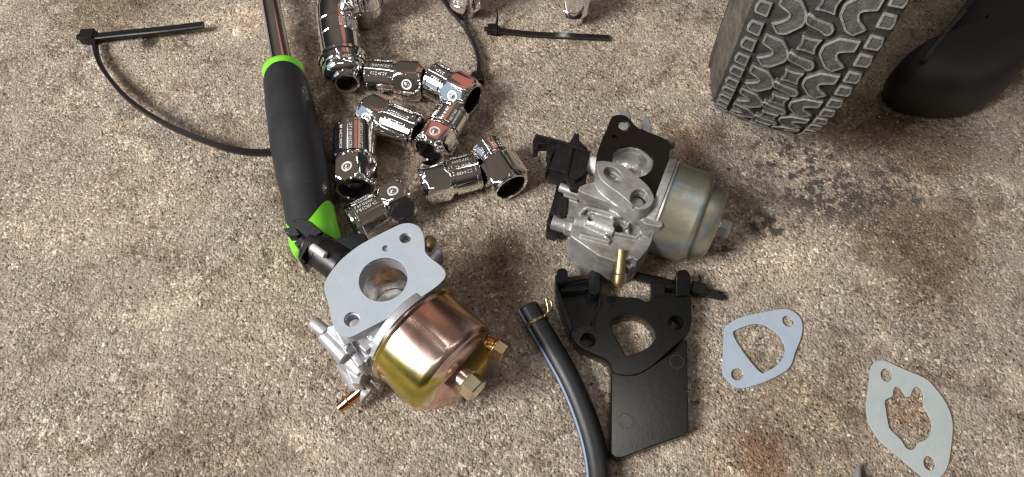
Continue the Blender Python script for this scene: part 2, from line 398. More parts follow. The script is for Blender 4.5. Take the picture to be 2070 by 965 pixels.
def mat_cast(name, base, dirt, damt, rough):
    s = N(name)
    d = s.ramp(s.noise(75, 5, .7), [(.42, 0.0), (.66, 1.0)])
    d2 = s.ramp(s.noise(28, 4, .6), [(.5, 0.0), (.68, 1.0)])
    c = s.mix(s.math('MULTIPLY', d, damt), base, dirt)
    c = s.mix(s.math('MULTIPLY', d2, damt * .8), c, tuple(x * .75 for x in dirt))
    s.set(Base_Color=c, Metallic=.55, Roughness=s.math('ADD', rough, s.math('MULTIPLY', d, .2)), Specular_IOR_Level=.5)
    h = s.math('ADD', s.noise(900, 3, .6), s.math('MULTIPLY', s.noise(220, 3, .6), 1.2))
    s.set(Normal=s.bump(h, .00014))
    return s.m
M['cast'] = mat_cast('clean_cast_zinc', (.46, .46, .48), (.33, .33, .355), .5, .36)
M['cast_old'] = mat_cast('grimy_cast_zinc', (.36, .36, .355), (.15, .13, .105), .85, .42)
def mat_gold():
    s = N('yellow_zinc_chromate')
    sp = s.n('ShaderNodeSeparateXYZ'); s.L(s.tc, sp.inputs[0])
    g = s.math('MULTIPLY', sp.outputs['Y'], 11.0)          # plating drifts green to rose across the bowl; pale band paints its highlight
    f = s.math('ADD', s.math('ADD', s.math('MULTIPLY', s.noise(30, 3, .55, dist=.8), 1.1), g), .08)
    c = s.ramp(f, [(.18, (.44, .40, .08)), (.30, (.62, .54, .13)), (.40, (.97, .84, .68)), (.50, (.95, .70, .64)), (.62, (.62, .40, .34)), (.76, (.54, .37, .14)), (.90, (.72, .46, .10))])
    s.set(Base_Color=c, Metallic=1.0, Roughness=s.math('ADD', .17, s.math('MULTIPLY', s.noise(120, 4, .6), .14)))
    s.set(Normal=s.bump(s.noise(400, 4, .6), .00003))
    return s.m
M['gold'] = mat_gold()
def mat_aged():
    s = N('aged_zinc_chromate')
    f = s.noise(38, 3, .55, dist=.5)
    c = s.ramp(f, [(.28, (.34, .35, .33)), (.42, (.46, .44, .32)), (.5, (.34, .39, .44)), (.58, (.48, .43, .28)), (.72, (.34, .30, .22))])
    st = s.ramp(s.noise(90, 4, .7), [(.5, 0.0), (.7, 1.0)])
    c = s.mix(s.math('MULTIPLY', st, .4), c, (.20, .18, .14))
    s.set(Base_Color=c, Metallic=.85, Roughness=s.math('ADD', .40, s.math('MULTIPLY', st, .2)))
    s.set(Normal=s.bump(s.noise(600, 3, .6), .00005))
    return s.m
M['aged'] = mat_aged()
def mat_rubber(name, a, b, amt):
    s = N(name)
    d = s.math('MULTIPLY', s.ramp(s.noise(190, 4, .7), [(.35, 0.0), (.65, 1.0)]), amt)
    d = s.math('ADD', d, s.math('MULTIPLY', s.ramp(s.noise(30, 3), [(.4, 0.0), (.7, 1.0)]), amt * .5), True)
    s.set(Base_Color=s.mix(d, a, b), Roughness=.66, Specular_IOR_Level=.4)
    s.set(Normal=s.bump(s.math('ADD', s.noise(500, 4, .7), s.vor(900)), .0002))
    return s.m
M['tyre'] = mat_rubber('tyre_rubber', (.014, .015, .017), (.05, .045, .038), .6)
M['tread'] = mat_rubber('dusty_tread_rubber', (.026, .027, .028), (.105, .10, .09), .7)
M['tread_edge'] = mat_rubber('scuffed_tread_edge', (.09, .09, .088), (.25, .24, .22), .8)
M['side'] = mat_rubber('dusty_sidewall', (.038, .036, .034), (.14, .12, .095), .7)

for k_, a_, c_ in (('plastic_dusty', .35, (.06, .055, .05)), ('grip', .4, (.06, .062, .065)), ('hose', .35, (.05, .048, .045)), ('gasket', .35, (.52, .56, .60)), ('gasket_blue', .35, (.50, .56, .64)), ('gasket_pale', .45, (.58, .60, .58)), ('gold', .35, (.30, .22, .12)), ('aged', .4, (.20, .18, .15))):
    scratches(M[k_], a_, c_)
# ------------------------------------------------------------------ the floor
def build_floor():
    def axis(lo, hi, st, far):
        inn = list(np.arange(lo, hi + .1, st)); L, H = [], []; d = st
        x = lo
        while x > -far: d *= 1.35; x -= d; L.append(x)
        d = st; x = hi
        while x < far: d *= 1.35; x += d; H.append(x)
        return np.array(L[::-1] + inn + H)
    X = axis(-330, 330, 2.2, 4000); Y = axis(20, 440, 2.2, 4000)
    nx, ny = len(X), len(Y); V = []
    for y in Y:
        for x in X:
            h = .42 * noise.noise((x * .035, y * .035, 0)) + .26 * noise.noise((x * .13, y * .13, 3)) + .16 * noise.noise((x * .33, y * .33, 5))
            V.append((x * MM, y * MM, (h - .45) * MM))
    F = [(j * nx + i, j * nx + i + 1, (j + 1) * nx + i + 1, (j + 1) * nx + i) for j in range(ny - 1) for i in range(nx - 1)]
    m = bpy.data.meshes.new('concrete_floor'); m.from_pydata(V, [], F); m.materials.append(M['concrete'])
    m.polygons.foreach_set('use_smooth', [True] * len(F)); m.update()
    o = bpy.data.objects.new('concrete_floor', m); COL.objects.link(o); o['kind'] = 'structure'
    o['label'] = 'worn concrete floor with exposed sandy aggregate, rust spots and dark patches'
build_floor()
def build_grit():
    ms = [simple('grit_' + n, c, .8) for n, c in (('tan', (.40, .31, .22)), ('brown', (.20, .15, .11)), ('white', (.62, .58, .50)), ('dark', (.05, .042, .035)), ('grey', (.30, .28, .25)), ('rust', (.38, .20, .10)))]
    V, F, I = [], [], []
    rnd = random.Random(3)
    base = hull([(1, 0, 0), (-1, 0, .1), (0, 1, 0), (0, -1, .1), (0.2, .1, .8), (-.1, 0, -.8), (.6, .5, .4), (-.5, -.6, .3)])
    for k in range(5000):
        x, y = rnd.uniform(-330, 330), rnd.uniform(20, 430)
        r = rnd.choice((.3, .35, .4, .4, .5, .5, .6, .8)) * rnd.uniform(.8, 1.2)
        if rnd.random() < .01: r *= 1.7
        m = TR(x, y, -.25) @ RZ(rnd.uniform(0, 360)) @ RX(rnd.uniform(-25, 25)) @ Matrix.Diagonal((r * rnd.uniform(.8, 1.5), r, r * .7, 1))
        v, f = T(base, m); n = len(V); V += v; F += [tuple(i + n for i in q) for q in f]
        I += [rnd.choices(range(6), (24, 16, 24, 16, 16, 4))[0]] * len(f)
    o = part('loose_grit', (V, F), ms, None, 20, idx=I); o['kind'] = 'stuff'
    o['label'] = 'loose sand grains and tiny pebbles scattered over the concrete'; o['category'] = 'grit'
build_grit()

# ------------------------------------------------------------------ wheel with lugged tyre
def build_wheel():
    RT = 121.0; NROW = 40; P = 2 * math.pi * RT / NROW
    root = thing('wheel', 'upright black rubber tyre with chunky dusty tread standing at the upper right', 'wheel', (166.8, 308, RT), math.degrees(-.413))
    # local: X = axle, -Y = toward viewer, Z up. lathe axis Z -> X
    M2 = RY(90)
    prof = [(-20, 62), (-26, 64), (-31, 72), (-34.4, 82), (-35.6, 90), (-35.0, 97), (-33, 103), (-29.5, 110.5), (-26.6, 115.6), (-23.5, 117.4), (-12, 118.4), (0, 118.8)]
    prof = prof + [(min(-h, 25.5 + (-h - 25.5) * .25) if -h > 25.5 else -h, r) for h, r in prof[-2::-1]]
    body = T(lathe(prof, 160, 'loop'), M2)
    idx = []
    for f in body[1]:
        h = sum(abs(body[0][i][0]) for i in f) / len(f); idx.append(1 if h > 26.4 or h < 0 else 0)
    part('tyre_carcass', body, [M['tyre'], M['side']], root, 40, idx=idx)
    for s in (-1,):   # rib and fine serrated band on each sidewall
        part('sidewall_rib', T(lathe([(s * 33.4, 100.5), (s * 35.4, 99.6), (s * 35.6, 98.4), (s * 34.4, 97.2)], 120, 'loop'), M2), M['side'], root, 30)
        V = J(*[T(box(s * 35.6 - .5, s * 35.6 + .5, -.5, .5, 85, 95), RX(a * 2.4)) for a in range(150)])
        o = part('sidewall_serration', V, M['tyre'], root); o['kind'] = 'stuff'
    rim = [(-19, 62), (-17, 58), (-12, 54), (-6, 50), (-4, 24), (-14, 22), (-20, 18), (-20, 8), (20, 8), (20, 18), (14, 22), (4, 24), (6, 50), (12, 54), (17, 58), (19, 62)]
    part('rim', T(lathe(rim, 64, 'loop'), M2), M['steel'], root)
    part('axle', T(lathe([(-24, 7.5), (30, 7.5)], 24), M2), M['steel'], root)
    def block(name, outline, phases, h=3.2, mirror=False):
        pts = fillet(outline, 1.0, 2)
        if mirror: pts = [(-x, y) for x, y in pts]
        q0 = [Vector(p) for p in pts]; ar0 = sum(q0[j - 1].x * q0[j].y - q0[j].x * q0[j - 1].y for j in range(len(q0)))
        pts = [tuple(q0[i] + Vector((-(q0[(i + 1) % len(q0)] - q0[i - 1]).y, (q0[(i + 1) % len(q0)] - q0[i - 1]).x)).normalized() * (.45 if ar0 > 0 else -.45)) for i in range(len(q0))]
        n = len(pts); c = (sum(p[0] for p in pts) / n, sum(p[1] for p in pts) / n)
        def wrap(u, v, hh):
            rr = RT - .004 * u * u - 3.2 + hh; a = v / RT
            return (u, -rr * math.cos(a), rr * math.sin(a))
        def inset(k):
            out = []
            for i, p in enumerate(pts):
                a, b = Vector(pts[i - 1]), Vector(pts[(i + 1) % n]); d = (b - a).normalized()
                ar = sum(pts[j][0] * pts[(j + 1) % n][1] - pts[(j + 1) % n][0] * pts[j][1] for j in range(n))
                nn = Vector((-d.y, d.x)) * (1 if ar > 0 else -1); out.append((p[0] + nn.x * k, p[1] + nn.y * k))
            return out
        rings = [(inset(-.35), -.6), (inset(-.1), h - .5), (inset(.25), h), (inset(.95), h - .05), (inset(1.15), h - .55)]
        V = [wrap(u, v, hh) for L, hh in rings for u, v in L]; F = []; I = []
        for j in range(len(rings) - 1):
            for i in range(n):
                k = (i + 1) % n; F.append((j * n + i, j * n + k, (j + 1) * n + k, (j + 1) * n + i)); I.append([0, 1, 1, 0][j])
        from mathutils.geometry import tessellate_polygon
        for t3 in tessellate_polygon([[Vector((p[0], p[1], 0)) for p in rings[-1][0]]]):
            F.append(tuple((len(rings) - 1) * n + i for i in t3)); I.append(0)
        me = fmesh(name, (V, F), [M['tread'], M['tread_edge']], 25, I)
        for r_ in range(NROW):
            for ph in phases:
                o = bpy.data.objects.new(name, me); COL.objects.link(o); o.parent = root
                o.rotation_euler = (-(r_ + ph) * 2 * math.pi / NROW + .125 * -1, 0, 0)
    C = [(17.6, 8.6), (9.2, 8.2), (4.4, 2.8), (4.6, -2.4), (9.4, -8.6), (13.4, -9.9), (17.6, -5.6), (12.9, -1.8), (11.9, .6), (17.6, 2.6)]
    block('tread_block', C, [.45])
    block('tread_block', C, [.0], mirror=True)
    block('tread_block', [(-7.2, 2.2), (-5, 4.6), (-1.2, 3.0), (1.2, 2.8), (4.6, 2.6), (6.6, .2), (6.4, -2.6), (4.2, -4.2), (1.0, -2.6), (-1.4, -2.2), (-5, -1.4)], [.0])
    block('tread_block', [(-4.6, 4.2), (-.6, 3.6), (4.4, 4.2), (3.4, 0), (4.4, -4.2), (0, -3.7), (-4.4, -4.2), (-3.4, 0)], [.5])
    sq = [(18.6, 6.6), (24.6, 6.2), (25.6, 2.2), (25, -.8), (18.6, -1)]
    block('shoulder_block', sq, [.28])
    block('shoulder_block', sq, [.76])
    block('shoulder_block', sq, [.83], mirror=True)
    block('shoulder_block', sq, [.31], mirror=True)
    return root
build_wheel()

def build_housing():
    p = W(1800, 195, 6)
    root = thing('machine', 'dark machine whose rounded foot with a ridge stands in shade right of the tyre', 'machine', (p.x, p.y, 0))
    L = [tuple((W(a, b, 12) - p)[:2]) for a, b in ((1788, 158), (1794, 190), (1822, 212), (1900, 228), (1975, 222), (2040, 180), (2090, 80), (2110, -60), (2040, -120), (1985, -40), (1898, 78), (1850, 130))]
    L = smooth(fillet(L, 12, 2), 2); n = len(L); V, F = [], []; lay = [(.3, .88), (3, .95), (9, .99), (16, 1.0), (24, .985), (30, .94), (34, .86), (36.5, .72), (37.5, .4), (37.8, .02)]
    for zz, k in lay: V += [(x, y, zz) for x, y in scale2(L, k)]
    for q in range(len(lay) - 1): F += [(q * n + i_, q * n + (i_ + 1) % n, (q + 1) * n + (i_ + 1) % n, (q + 1) * n + i_) for i_ in range(n)]
    part('lower_shell', (V, F), M['housing'], root, 80)
    part('body', box(-60, 330, 200, 420, 150, 300, 12), M['housing'], root, 60)  # unseen machine body, added to shade the floor behind the tyre
    a = W(1868, 122, 37) - p; b = W(1950, 22, 37) - p; a.z = b.z = 37.2
    part('ridge', tube([a, (a + b) / 2 + Vector((0, 1, .3)), b], 1.5, 10), M['tread'], root)
build_housing()

# ------------------------------------------------------------------ sockets
def socket_solid(L, hexlen, af, rc, rr, bore, drive='round', neck=.8, n=96):
    """sections along X: hex (clipped by a chamfer cone) then a round barrel"""
    def rhex(a): return (af / 2) / math.cos(((a + math.pi / 6) % (math.pi / 3)) - math.pi / 6)
    def rsq(a, s): return (s / 2) / math.cos(((a + math.pi / 4) % (math.pi / 2)) - math.pi / 4)
    st = []                       # (x, mode, clip)
    st += [(0, 'r', rr - 1.4), (.4, 'r', rr - .5), (1.2, 'r', rr), (2.6, 'r', rr), (3.0, 'r', rr - .35), (3.6, 'r', rr - .35), (4.0, 'r', rr)]
    xb = L - hexlen
    st += [(xb - 3.2, 'r', rr), (xb - 2.7, 'r', rr - neck), (xb - 1.4, 'r', rr - neck), (xb - .9, 'h', rr - .2)]
    st += [(xb, 'h', rr + .2 * (rc - rr)), (xb + 1.2, 'h', rc + .3), (L - 3.4, 'h', rc + .3), (L - 2.6, 'h', rc - .45), (L - 1.2, 'h', rc - 1.5), (L - 1.0, 'r', rc - 1.9), (L - .3, 'r', rc - 2.0), (L, 'r', rc - 2.4), (L, 'r', rc - 3.4)]
    st += [(L - .5, 'r', bore), (L - 9, 'r', bore), (L - 9, 'r', bore * .75), (L - 13, 'r', bore * .75), (L - 13, 'r', .2)]
    V, F = [], []
    for x, m, c in st:
        for i in range(n):
            a = 2 * math.pi * i / n
            r = c if m == 'r' else min(rhex(a), c)
            V.append((x, -r * math.sin(a), r * math.cos(a)))
    # square drive recess in the barrel end
    s0 = len(st); inner = [(0, rr * .72), (.5, None), (8, None), (8, .2)]
    for x, c in inner:
        for i in range(n):
            a = 2 * math.pi * i / n; r = min(rsq(a, rr * 1.02), rr * .68) if c is None else c
            V.append((x, -r * math.sin(a), r * math.cos(a)))
    I = []
    def ring(j, k, dark=0):
        I.extend([dark] * n)
        for i in range(n):
            q = (i + 1) % n; F.append((j * n + i, k * n + i, k * n + q, j * n + q))
    nd = len(st) - 5
    for j in range(len(st) - 1): ring(j, j + 1, 1 if j >= nd else 0)
    ring(s0, 0)
    for j in range(s0, s0 + 3): ring(j + 1, j, 1)
    return (V, F), I
def glyph_rows(r, x0, x1, a0, a1, rows, rnd):
    """small raised strokes wrapped round the barrel, as illegible in the photo"""
    out = []
    for k in range(rows):
        a = a0 + (a1 - a0) * (k + .5) / rows; x = x0
        while x < x1 - 1:
            wd = rnd.uniform(.7, 1.2)
            for (bx0, bx1, by0, by1) in rnd.choice((((0, .3, -.8, .8), (0, wd, .5, .8)), ((0, wd, -.15, .15), (wd - .3, wd, -.8, .8)), ((0, .32, -.8, .8), (wd - .3, wd, -.8, .8), (0, wd, -.8, -.5)), ((0, wd, .5, .8), (0, wd, -.8, -.5)))):
                out.append(T(box(x + bx0, x + bx1, by0, by1, r - .15, r + .10), RX(-a)))
            x += wd + .55
    return J(*out)
def build_socket(k, a, b, z, size, hexat, roll, label, pin=True, rows=3, name='socket', arc=(-40, 40)):
    """a, b photo ends at height z; the hexagon is at b unless hexat == 'a'"""
    A, B = W(*a, z), W(*b, z)
    if hexat == 'a': A, B = B, A
    d = B - A; L = d.length; deg = math.degrees(math.atan2(d.y, d.x))
    af, rc, rr, bore, hl = size
    root = thing(name, label, 'socket', (A.x, A.y, 0), deg, 'chrome drive sockets on the floor')
    m = TR(0, 0, z) @ RX(-roll)
    sv, si = socket_solid(L, hl, af, rc, rr, min(bore, rc - 3.9))
    part('socket_body', T(sv, m), [M['chrome'], M['bore_dark']], root, 28, idx=si)
    rnd = random.Random(k)
    if rows: part('marking', T(glyph_rows(rr, 5, L - hl - 3.4, arc[0], arc[1], rows, rnd), TR(0, 0, z)), M['etch'], root)
    if pin:
        xc = L - hl / 2 - .4; zt = af / 2
        part('detent_hole', T(lathe([(zt - .6, 3.1), (zt + .12, 3.1), (zt + .12, 2.4), (zt - .1, 1.9), (zt - .1, .2)], 28), TR(xc, 0, 0)), M['etch'], root).matrix_local = Matrix.Translation((0, 0, z * MM)) @ RX(-roll)
        part('detent_ball', sphere(1.55, TR(xc, 0, zt - .1)), M['chrome'], root).matrix_local = Matrix.Translation((0, 0, z * MM)) @ RX(-roll)
    return root
#           af,   rc,   rr,  bore, hexlen
build_socket(1, (743, 157), (856, 167), 11.6, (21.6, 12.0, 11.6, 9.0, 15), 'b', -52, 'chrome socket lying level, barrel touching the end of the long extension bar')
build_socket(2, (872, 160), (956, 204), 12.0, (22.4, 12.6, 11.4, 10.0, 16), 'b', -50, 'chrome socket whose open mouth touches the curled cable tie')
build_socket(3, (736, 226), (846, 270), 11.6, (21.6, 12.2, 11.2, 9.0, 15), 'a', 49, 'chrome socket in mid heap, pinned flat at the left and mouth right')
build_socket(4, (918, 226), (866, 308), 11.8, (22.0, 12.4, 10.4, 9.4, 15), 'b', 6, 'chrome socket reflecting red on its pinned flat, mouth to the lower left')
build_socket(5, (718, 262), (718, 384), 12.4, (22.6, 12.8, 12.6, 9.6, 16), 'b', -12, 'chrome socket lying nearest the black rubber grip, pinned flat up')
build_socket(6, (712, 458), (826, 398), 11.8, (22.0, 12.6, 11.2, 9.2, 14), 'b', 5, 'chrome socket half behind the pale carburetor gasket, lowest of the heap', rows=5, arc=(-10, 60))
build_socket(7, (852, 374), (968, 344), 11.6, (21.6, 12.0, 10.8, 9.0, 15), 'a', 30, 'chrome socket with plain flats and bright lettering, end butted against its neighbour', pin=False, rows=4)
build_socket(8, (982, 300), (1034, 380), 12.0, (22.2, 12.5, 10.8, 9.6, 18), 'b', -24, 'rightmost lying chrome socket, its black round mouth facing the viewer', pin=False, rows=4)

def build_standing(px, py, r1, r2, h1, h2, label):
    p = W(px, py, 0)
    root = thing('socket', label, 'socket', (p.x, p.y, 0), random.uniform(0, 90), 'chrome drive sockets on the floor')
    prof = [(0, r1 - .8), (.25, r1 - .2), (.9, r1), (h1 - .8, r1), (h1, r1 + .1), (h1 + 1.4, r2), (h1 + 6, r2), (h1 + 6.4, r2 - .4), (h1 + 7, r2 - .4), (h1 + 7.4, r2), (h1 + h2 - 1, r2), (h1 + h2 - .3, r2 - .3), (h1 + h2, r2 - 1),
            (h1 + h2, r2 * .72), (h1 + h2 - 10, r2 * .7), (h1 + h2 - 10, .2)]
    part('socket_body', lathe(prof, 64), M['chrome'], root, 28)
    part('marking', T(glyph_rows(r2, h1 + 8.5, h1 + h2 - 3, 120, 330, 14, random.Random(int(px))), RY(-90)), M['etch'], root)
build_standing(744, 40, 9.6, 12.4, 9, 24, 'chrome socket standing upright beside the long extension bar at the top edge')
build_standing(944, 24, 7.0, 11.4, 7, 24, 'chrome socket standing upright behind the curled cable tie at the top edge')
build_standing(1158, 36, 8.4, 10.8, 7, 26, 'chrome socket standing upright alone between the straight cable tie and the tyre')

# ------------------------------------------------------------------ ratchet handle and extension bar
def build_handle():
    z = 15.5
    a = W(572, 140, z); b = W(642, 512, z); d = b - a; L = d.length; deg = math.degrees(math.atan2(d.y, d.x))
    root = thing('ratchet_wrench', 'chrome ratchet wrench with black rubber grip and lime green trim at the left', 'wrench', (a.x, a.y, 0), deg)
    def rad(x):
        t = x / L
        K = [(0, 12.2), (.10, 12.6), (.25, 13.6), (.45, 14.4), (.6, 14.0), (.74, 12.8), (.86, 12.9), (.94, 13.2), (1.0, 11.5)]
        for (t0, r0), (t1, r1) in zip(K, K[1:]):
            if t <= t1: s = (t - t0) / (t1 - t0); s = s * s * (3 - 2 * s); return r0 + (r1 - r0) * s
        return K[-1][1]
    AXm = TR(0, 0, z) @ RY(90)
    core = [(0, 7), (0, 10.8), (.5, 11.8), (1.4, rad(0))] + [(x, rad(x) - (.0 if x < 5 or x > L - 30 else .7)) for x in np.linspace(3, L - 1.5, 44)] + [(L - .4, rad(L) - .8), (L, rad(L) - 2.5)]
    part('green_core', T(lathe(core, 64), AXm), M['green'], root, 40)
    # black grip sleeve: its ends are curved lines that vary round the handle
    n, m = 72, 60; V, F = [], []
    for i in range(n):
        th = 2 * math.pi * i / n             # 0 = up
        x0 = 6.0 + 1.6 * (1 - math.cos(th)) - 1.0 * math.cos(2 * th)
        side = math.sin(th)                  # +: toward local +y
        tongue = max(0.0, math.cos(th + .35)) ** 2
        x1 = L - 24 + 17 * tongue if True else 0
        for j in range(m):
            s = j / (m - 1); x = x0 + (x1 - x0) * s
            k = min(1.0, min(s, 1 - s) * m / 2.2)
            r = rad(x) + .25 * k - .5 * (1 - k)
            V.append((x, r * math.sin(th), z + r * math.cos(th)))
    for i in range(n):
        k = (i + 1) % n
        for j in range(m - 1): F.append((i * m + j, i * m + j + 1, k * m + j + 1, k * m + j))
    part('grip_sleeve', (V, F), M['grip'], root, 60)
    part('shaft', T(lathe([(-230, 5.5), (-228, 6.2), (-30, 6.2), (2, 6.4)], 48), AXm), M['chrome'], root)
    hd = J(T(lathe([(-8, 15), (-7, 16.5), (7, 16.5), (8, 15)], 48), TR(-244, 0, z)), box(-251, -237, -6.3, 6.3, z - 16, z - 7, .6))
    part('ratchet_head', hd, M['chrome'], root)
build_handle()
def build_extension():
    z = 15.2
    a = W(701, 170, z); b = W(664, -60, z); d = b - a; deg = math.degrees(math.atan2(d.y, d.x)); L = 250
    root = thing('extension_bar', 'thick chrome extension bar with stepped round end pointing at the viewer', 'extension bar', (a.x, a.y, 0), deg)
    prof = [(9, .2), (9, 5.6), (.6, 5.9), (0, 6.6), (0, 7.4), (.8, 8.4), (2.2, 9.0), (2.8, 8.6), (3.6, 8.8), (4.6, 10.8), (6.5, 12.4), (9, 13.2), (11.5, 13.3), (12, 12.6), (12.8, 12.6), (13.2, 13.6), (16, 14.0), (16.6, 14.9), (18.6, 15.0), (19.6, 14.2), (20.2, 13.2), (22, 13.0),
            (34, 13.0), (34.5, 12.7), (35.3, 12.7), (35.8, 13.0), (46, 13.0), (46.5, 12.7), (47.3, 12.7), (47.8, 13.0), (60, 13.0), (64, 12.2), (70, 11.6), (L - 1, 11.6), (L, 10.4)]
    prof = [(h, rr_ * 1.0) for h, rr_ in prof]
    nb = 96; bi = [1] * (nb * 3) + [0] * (nb * (len(prof) - 4)) + [1, 0]
    part('bar', T(lathe(prof, nb), TR(0, 0, z) @ RY(90)), [M['chrome'], M['bore_dark']], root, 24, idx=bi)
    part('marking', J(T(glyph_rows(13.0, 36.6, 45, -64, -10, 5, random.Random(2)), TR(0, 0, z))), M['etch'], root)
    part('marking', J(T(glyph_rows(13.3, 9, 11.5, -70, 30, 9, random.Random(5)), TR(0, 0, z))), M['etch'], root)
    part('detent_ball', sphere(1.7, TR(8.6, -6, z + 11.2)), M['chrome'], root)
build_extension()

# ------------------------------------------------------------------ cable ties
def ribs(path, wd, zoff):
    return None
def tie_strap(L, wd, th, name, root, edge=False):
    P = smooth([tuple(p) for p in L], 8, False)
    up = (0, 0, 1)
    return part(name, tube(P, 0, flat=((th, wd) if edge else (wd, th))), M['tie'], root, 40)
def tie_head(p, deg, root, s=1.0, tilt=0):
    m = TR(*p) @ RZ(deg) @ RX(tilt)
    h = J(box(-4.2 * s, 3.4 * s, -3.6 * s, 3.6 * s, -2.6 * s, 2.6 * s, .7), box(2.6 * s, 4.8 * s, -2.4 * s, 2.4 * s, -1.6 * s, 1.8 * s, .5), box(-6.4 * s, -3.8 * s, -1.6 * s, 1.6 * s, -1.0 * s, .8 * s, .3))
    part('tie_head', T(h, m), M['tie'], root)
def build_tie(label, origin, strap, wd, head, deg, tail=None, edge=False, th=1.3, s=1.0, tailw=None):
    o = W(*origin, 0); root = thing('cable_tie', label, 'cable tie', (o.x, o.y, 0), 0, 'black cable ties on the floor')
    q = lambda a: W(*a) - Vector((o.x, o.y, 0))
    tie_strap([q(a) for a in strap], wd, th, 'strap', root, edge)
    if head: tie_head(q(head), deg, root, s)
    if tail: tie_strap([q(a) for a in tail], tailw or wd, th, 'tail', root)
build_tie('long black cable tie curving in from the left edge and running under the grip', (190, 80),
          [(192, 84, 4), (196, 112, 4.2), (212, 146, 6), (258, 200, 8), (325, 246, 9), (400, 280, 8), (470, 303, 5.5), (530, 309, 3), (585, 300, 2.4), (640, 280, 2.4)], 4.6, (180, 74, 4), 4,
          tail=[(188, 76, 4.2), (250, 69, 4.4), (330, 61, 5), (412, 51, 5.5)], edge=True, th=2.6, tailw=5.4, s=1.2)
build_tie('black cable tie curling down from the top edge to the sockets', (955, 150),
          [(880, -30, 3), (905, 12, 3), (935, 48, 3), (957, 88, 3), (968, 125, 3), (966, 152, 3.4)], 4.2, (966, 158, 4), 100, edge=True, th=2.4,
          tail=[(962, 158, 4), (940, 157, 4.5), (925, 152, 5)], tailw=3.6)
build_tie('short straight black cable tie lying by itself near the top centre', (1000, 60),
          [(990, 62, 2.2), (1020, 64, 2.0), (1080, 70, 1.6), (1150, 73, 1.4), (1232, 77, 1.6)], 4.6, (997, 60, 3.0), -6, s=.92)
p4 = (1420, 590)
build_tie('black cable tie lying half under the grimy carburetor', p4,
          [(1168, 522, 1.4), (1210, 538, 1.4), (1300, 562, 1.5), (1360, 576, 2.0), (1462, 600, 2.4)], 5.0, (1412, 586, 3.4), -14, s=.95)
for o in [x for x in bpy.data.objects if x.name.startswith('cable_tie')]:
    if 'short straight' in o['label']:
        q = W(1003, 52, 4) - Vector(o.location) / MM; r_ = W(1004, 18, 7) - Vector(o.location) / MM
        part('snapped_tail', tube([q, (q + r_) / 2 + Vector((.8, 0, 0)), r_], [.9, .7, .35], 8), M['tie'], o)
    if 'half under' in o['label']:
        for (a, b) in (((1412, 578, 4), (1414, 556, 9)), ((1452, 590, 3), (1468, 604, 1))):
            q = W(*a) - Vector(o.location) / MM; r_ = W(*b) - Vector(o.location) / MM
            part('snapped_tail', tube([q, (q + r_) / 2 + Vector((.5, 0, 0)), r_], [1.0, .7, .35], 8), M['tie'], o)

# ------------------------------------------------------------------ hose with wire clamp
def build_hose():
    z = 5.8; px = [(1067, 622), (1090, 662), (1122, 716), (1152, 770), (1178, 830), (1198, 892), (1209, 950), (1212, 1010), (1208, 1080)]
    o = W(1067, 622, 0); root = thing('fuel_hose', 'short black rubber hose with a pale blue stripe and a wire clamp', 'hose', (o.x, o.y, 0))
    L = [W(a, b, z) - Vector((o.x, o.y, 0)) for a, b in px]; P = [Vector(p) for p in smooth([tuple(p) for p in L], 8, False)]
    n = 32; V, F = [], []; r0, r1 = 5.7, 3.1
    def frame(i):
        d = (P[min(i + 1, len(P) - 1)] - P[max(i - 1, 0)]).normalized(); s = d.cross(Vector((0, 0, 1))).normalized(); return d, s, s.cross(d)
    def ringv(c, s, u, r): return [tuple(c + s * r * math.cos(2 * math.pi * k / n) + u * r * math.sin(2 * math.pi * k / n)) for k in range(n)]
    d, s, u = frame(0)
    seq = [ringv(P[0] + d * 8, s, u, .1), ringv(P[0] + d * 8, s, u, r1), ringv(P[0], s, u, r1), ringv(P[0] - d * .1, s, u, r0 - .6), ringv(P[0] + d * .5, s, u, r0)]
    for i in range(1, len(P)):
        d, s, u = frame(i); seq.append(ringv(P[i], s, u, r0))
    for q in seq: V += q
    for j in range(len(seq) - 1):
        for k in range(n):
            k2 = (k + 1) % n; F.append((j * n + k, j * n + k2, (j + 1) * n + k2, (j + 1) * n + k))
    F.append(tuple((len(seq) - 1) * n + k for k in range(n)))
    part('hose_wall', (V, F), M['hose'], root, 50)
    V, F = [], []; K = 6      # stripe moulded along the left flank
    for i in range(len(P)):
        d, s, u = frame(i)
        for k in range(K):
            a = R(8 + 24 * k / (K - 1)); rr = r0 + (.07 if 0 < k < K - 1 else -.05)
            V.append(tuple(P[i] + s * rr * math.cos(a) + u * rr * math.sin(a)))
    for i in range(len(P) - 1):
        for k in range(K - 1): F.append((i * K + k, i * K + k + 1, (i + 1) * K + k + 1, (i + 1) * K + k))
    part('stripe', (V, F), M['stripe'], root, 60)
    d, s, u = frame(6); c = P[6]
    loop = []
    for k in range(40):
        a = R(140 + 340 * k / 39); loop.append(c + d * (.9 * math.sin(a)) + s * (r0 + .55) * math.cos(a) + u * (r0 + .55) * math.sin(a))
    e0 = loop[0]
    eye = [e0 - s * 2 + u * 1.2 - d * .5, e0 - s * 3.4 + u * 2 - d * 4, e0 - s * 4.0 + u * 3 - d * 6.4, e0 - s * 5.6 + u * 2.4 - d * 5.4, e0 - s * 5 + u * 1.6 - d * 2, e0 - s * 1 + u * .6]
    part('wire_clamp', J(tube(loop, .5, 8), tube([Vector(p) for p in smooth([tuple(p) for p in [e0] + eye], 5, False)], .5, 8), tube([c + d * 1.6 + s * (r0 + .5) * math.cos(R(a)) + u * (r0 + .5) * math.sin(R(a)) for a in range(30, 175, 8)], .5, 8)), M['wire'], root)
build_hose()

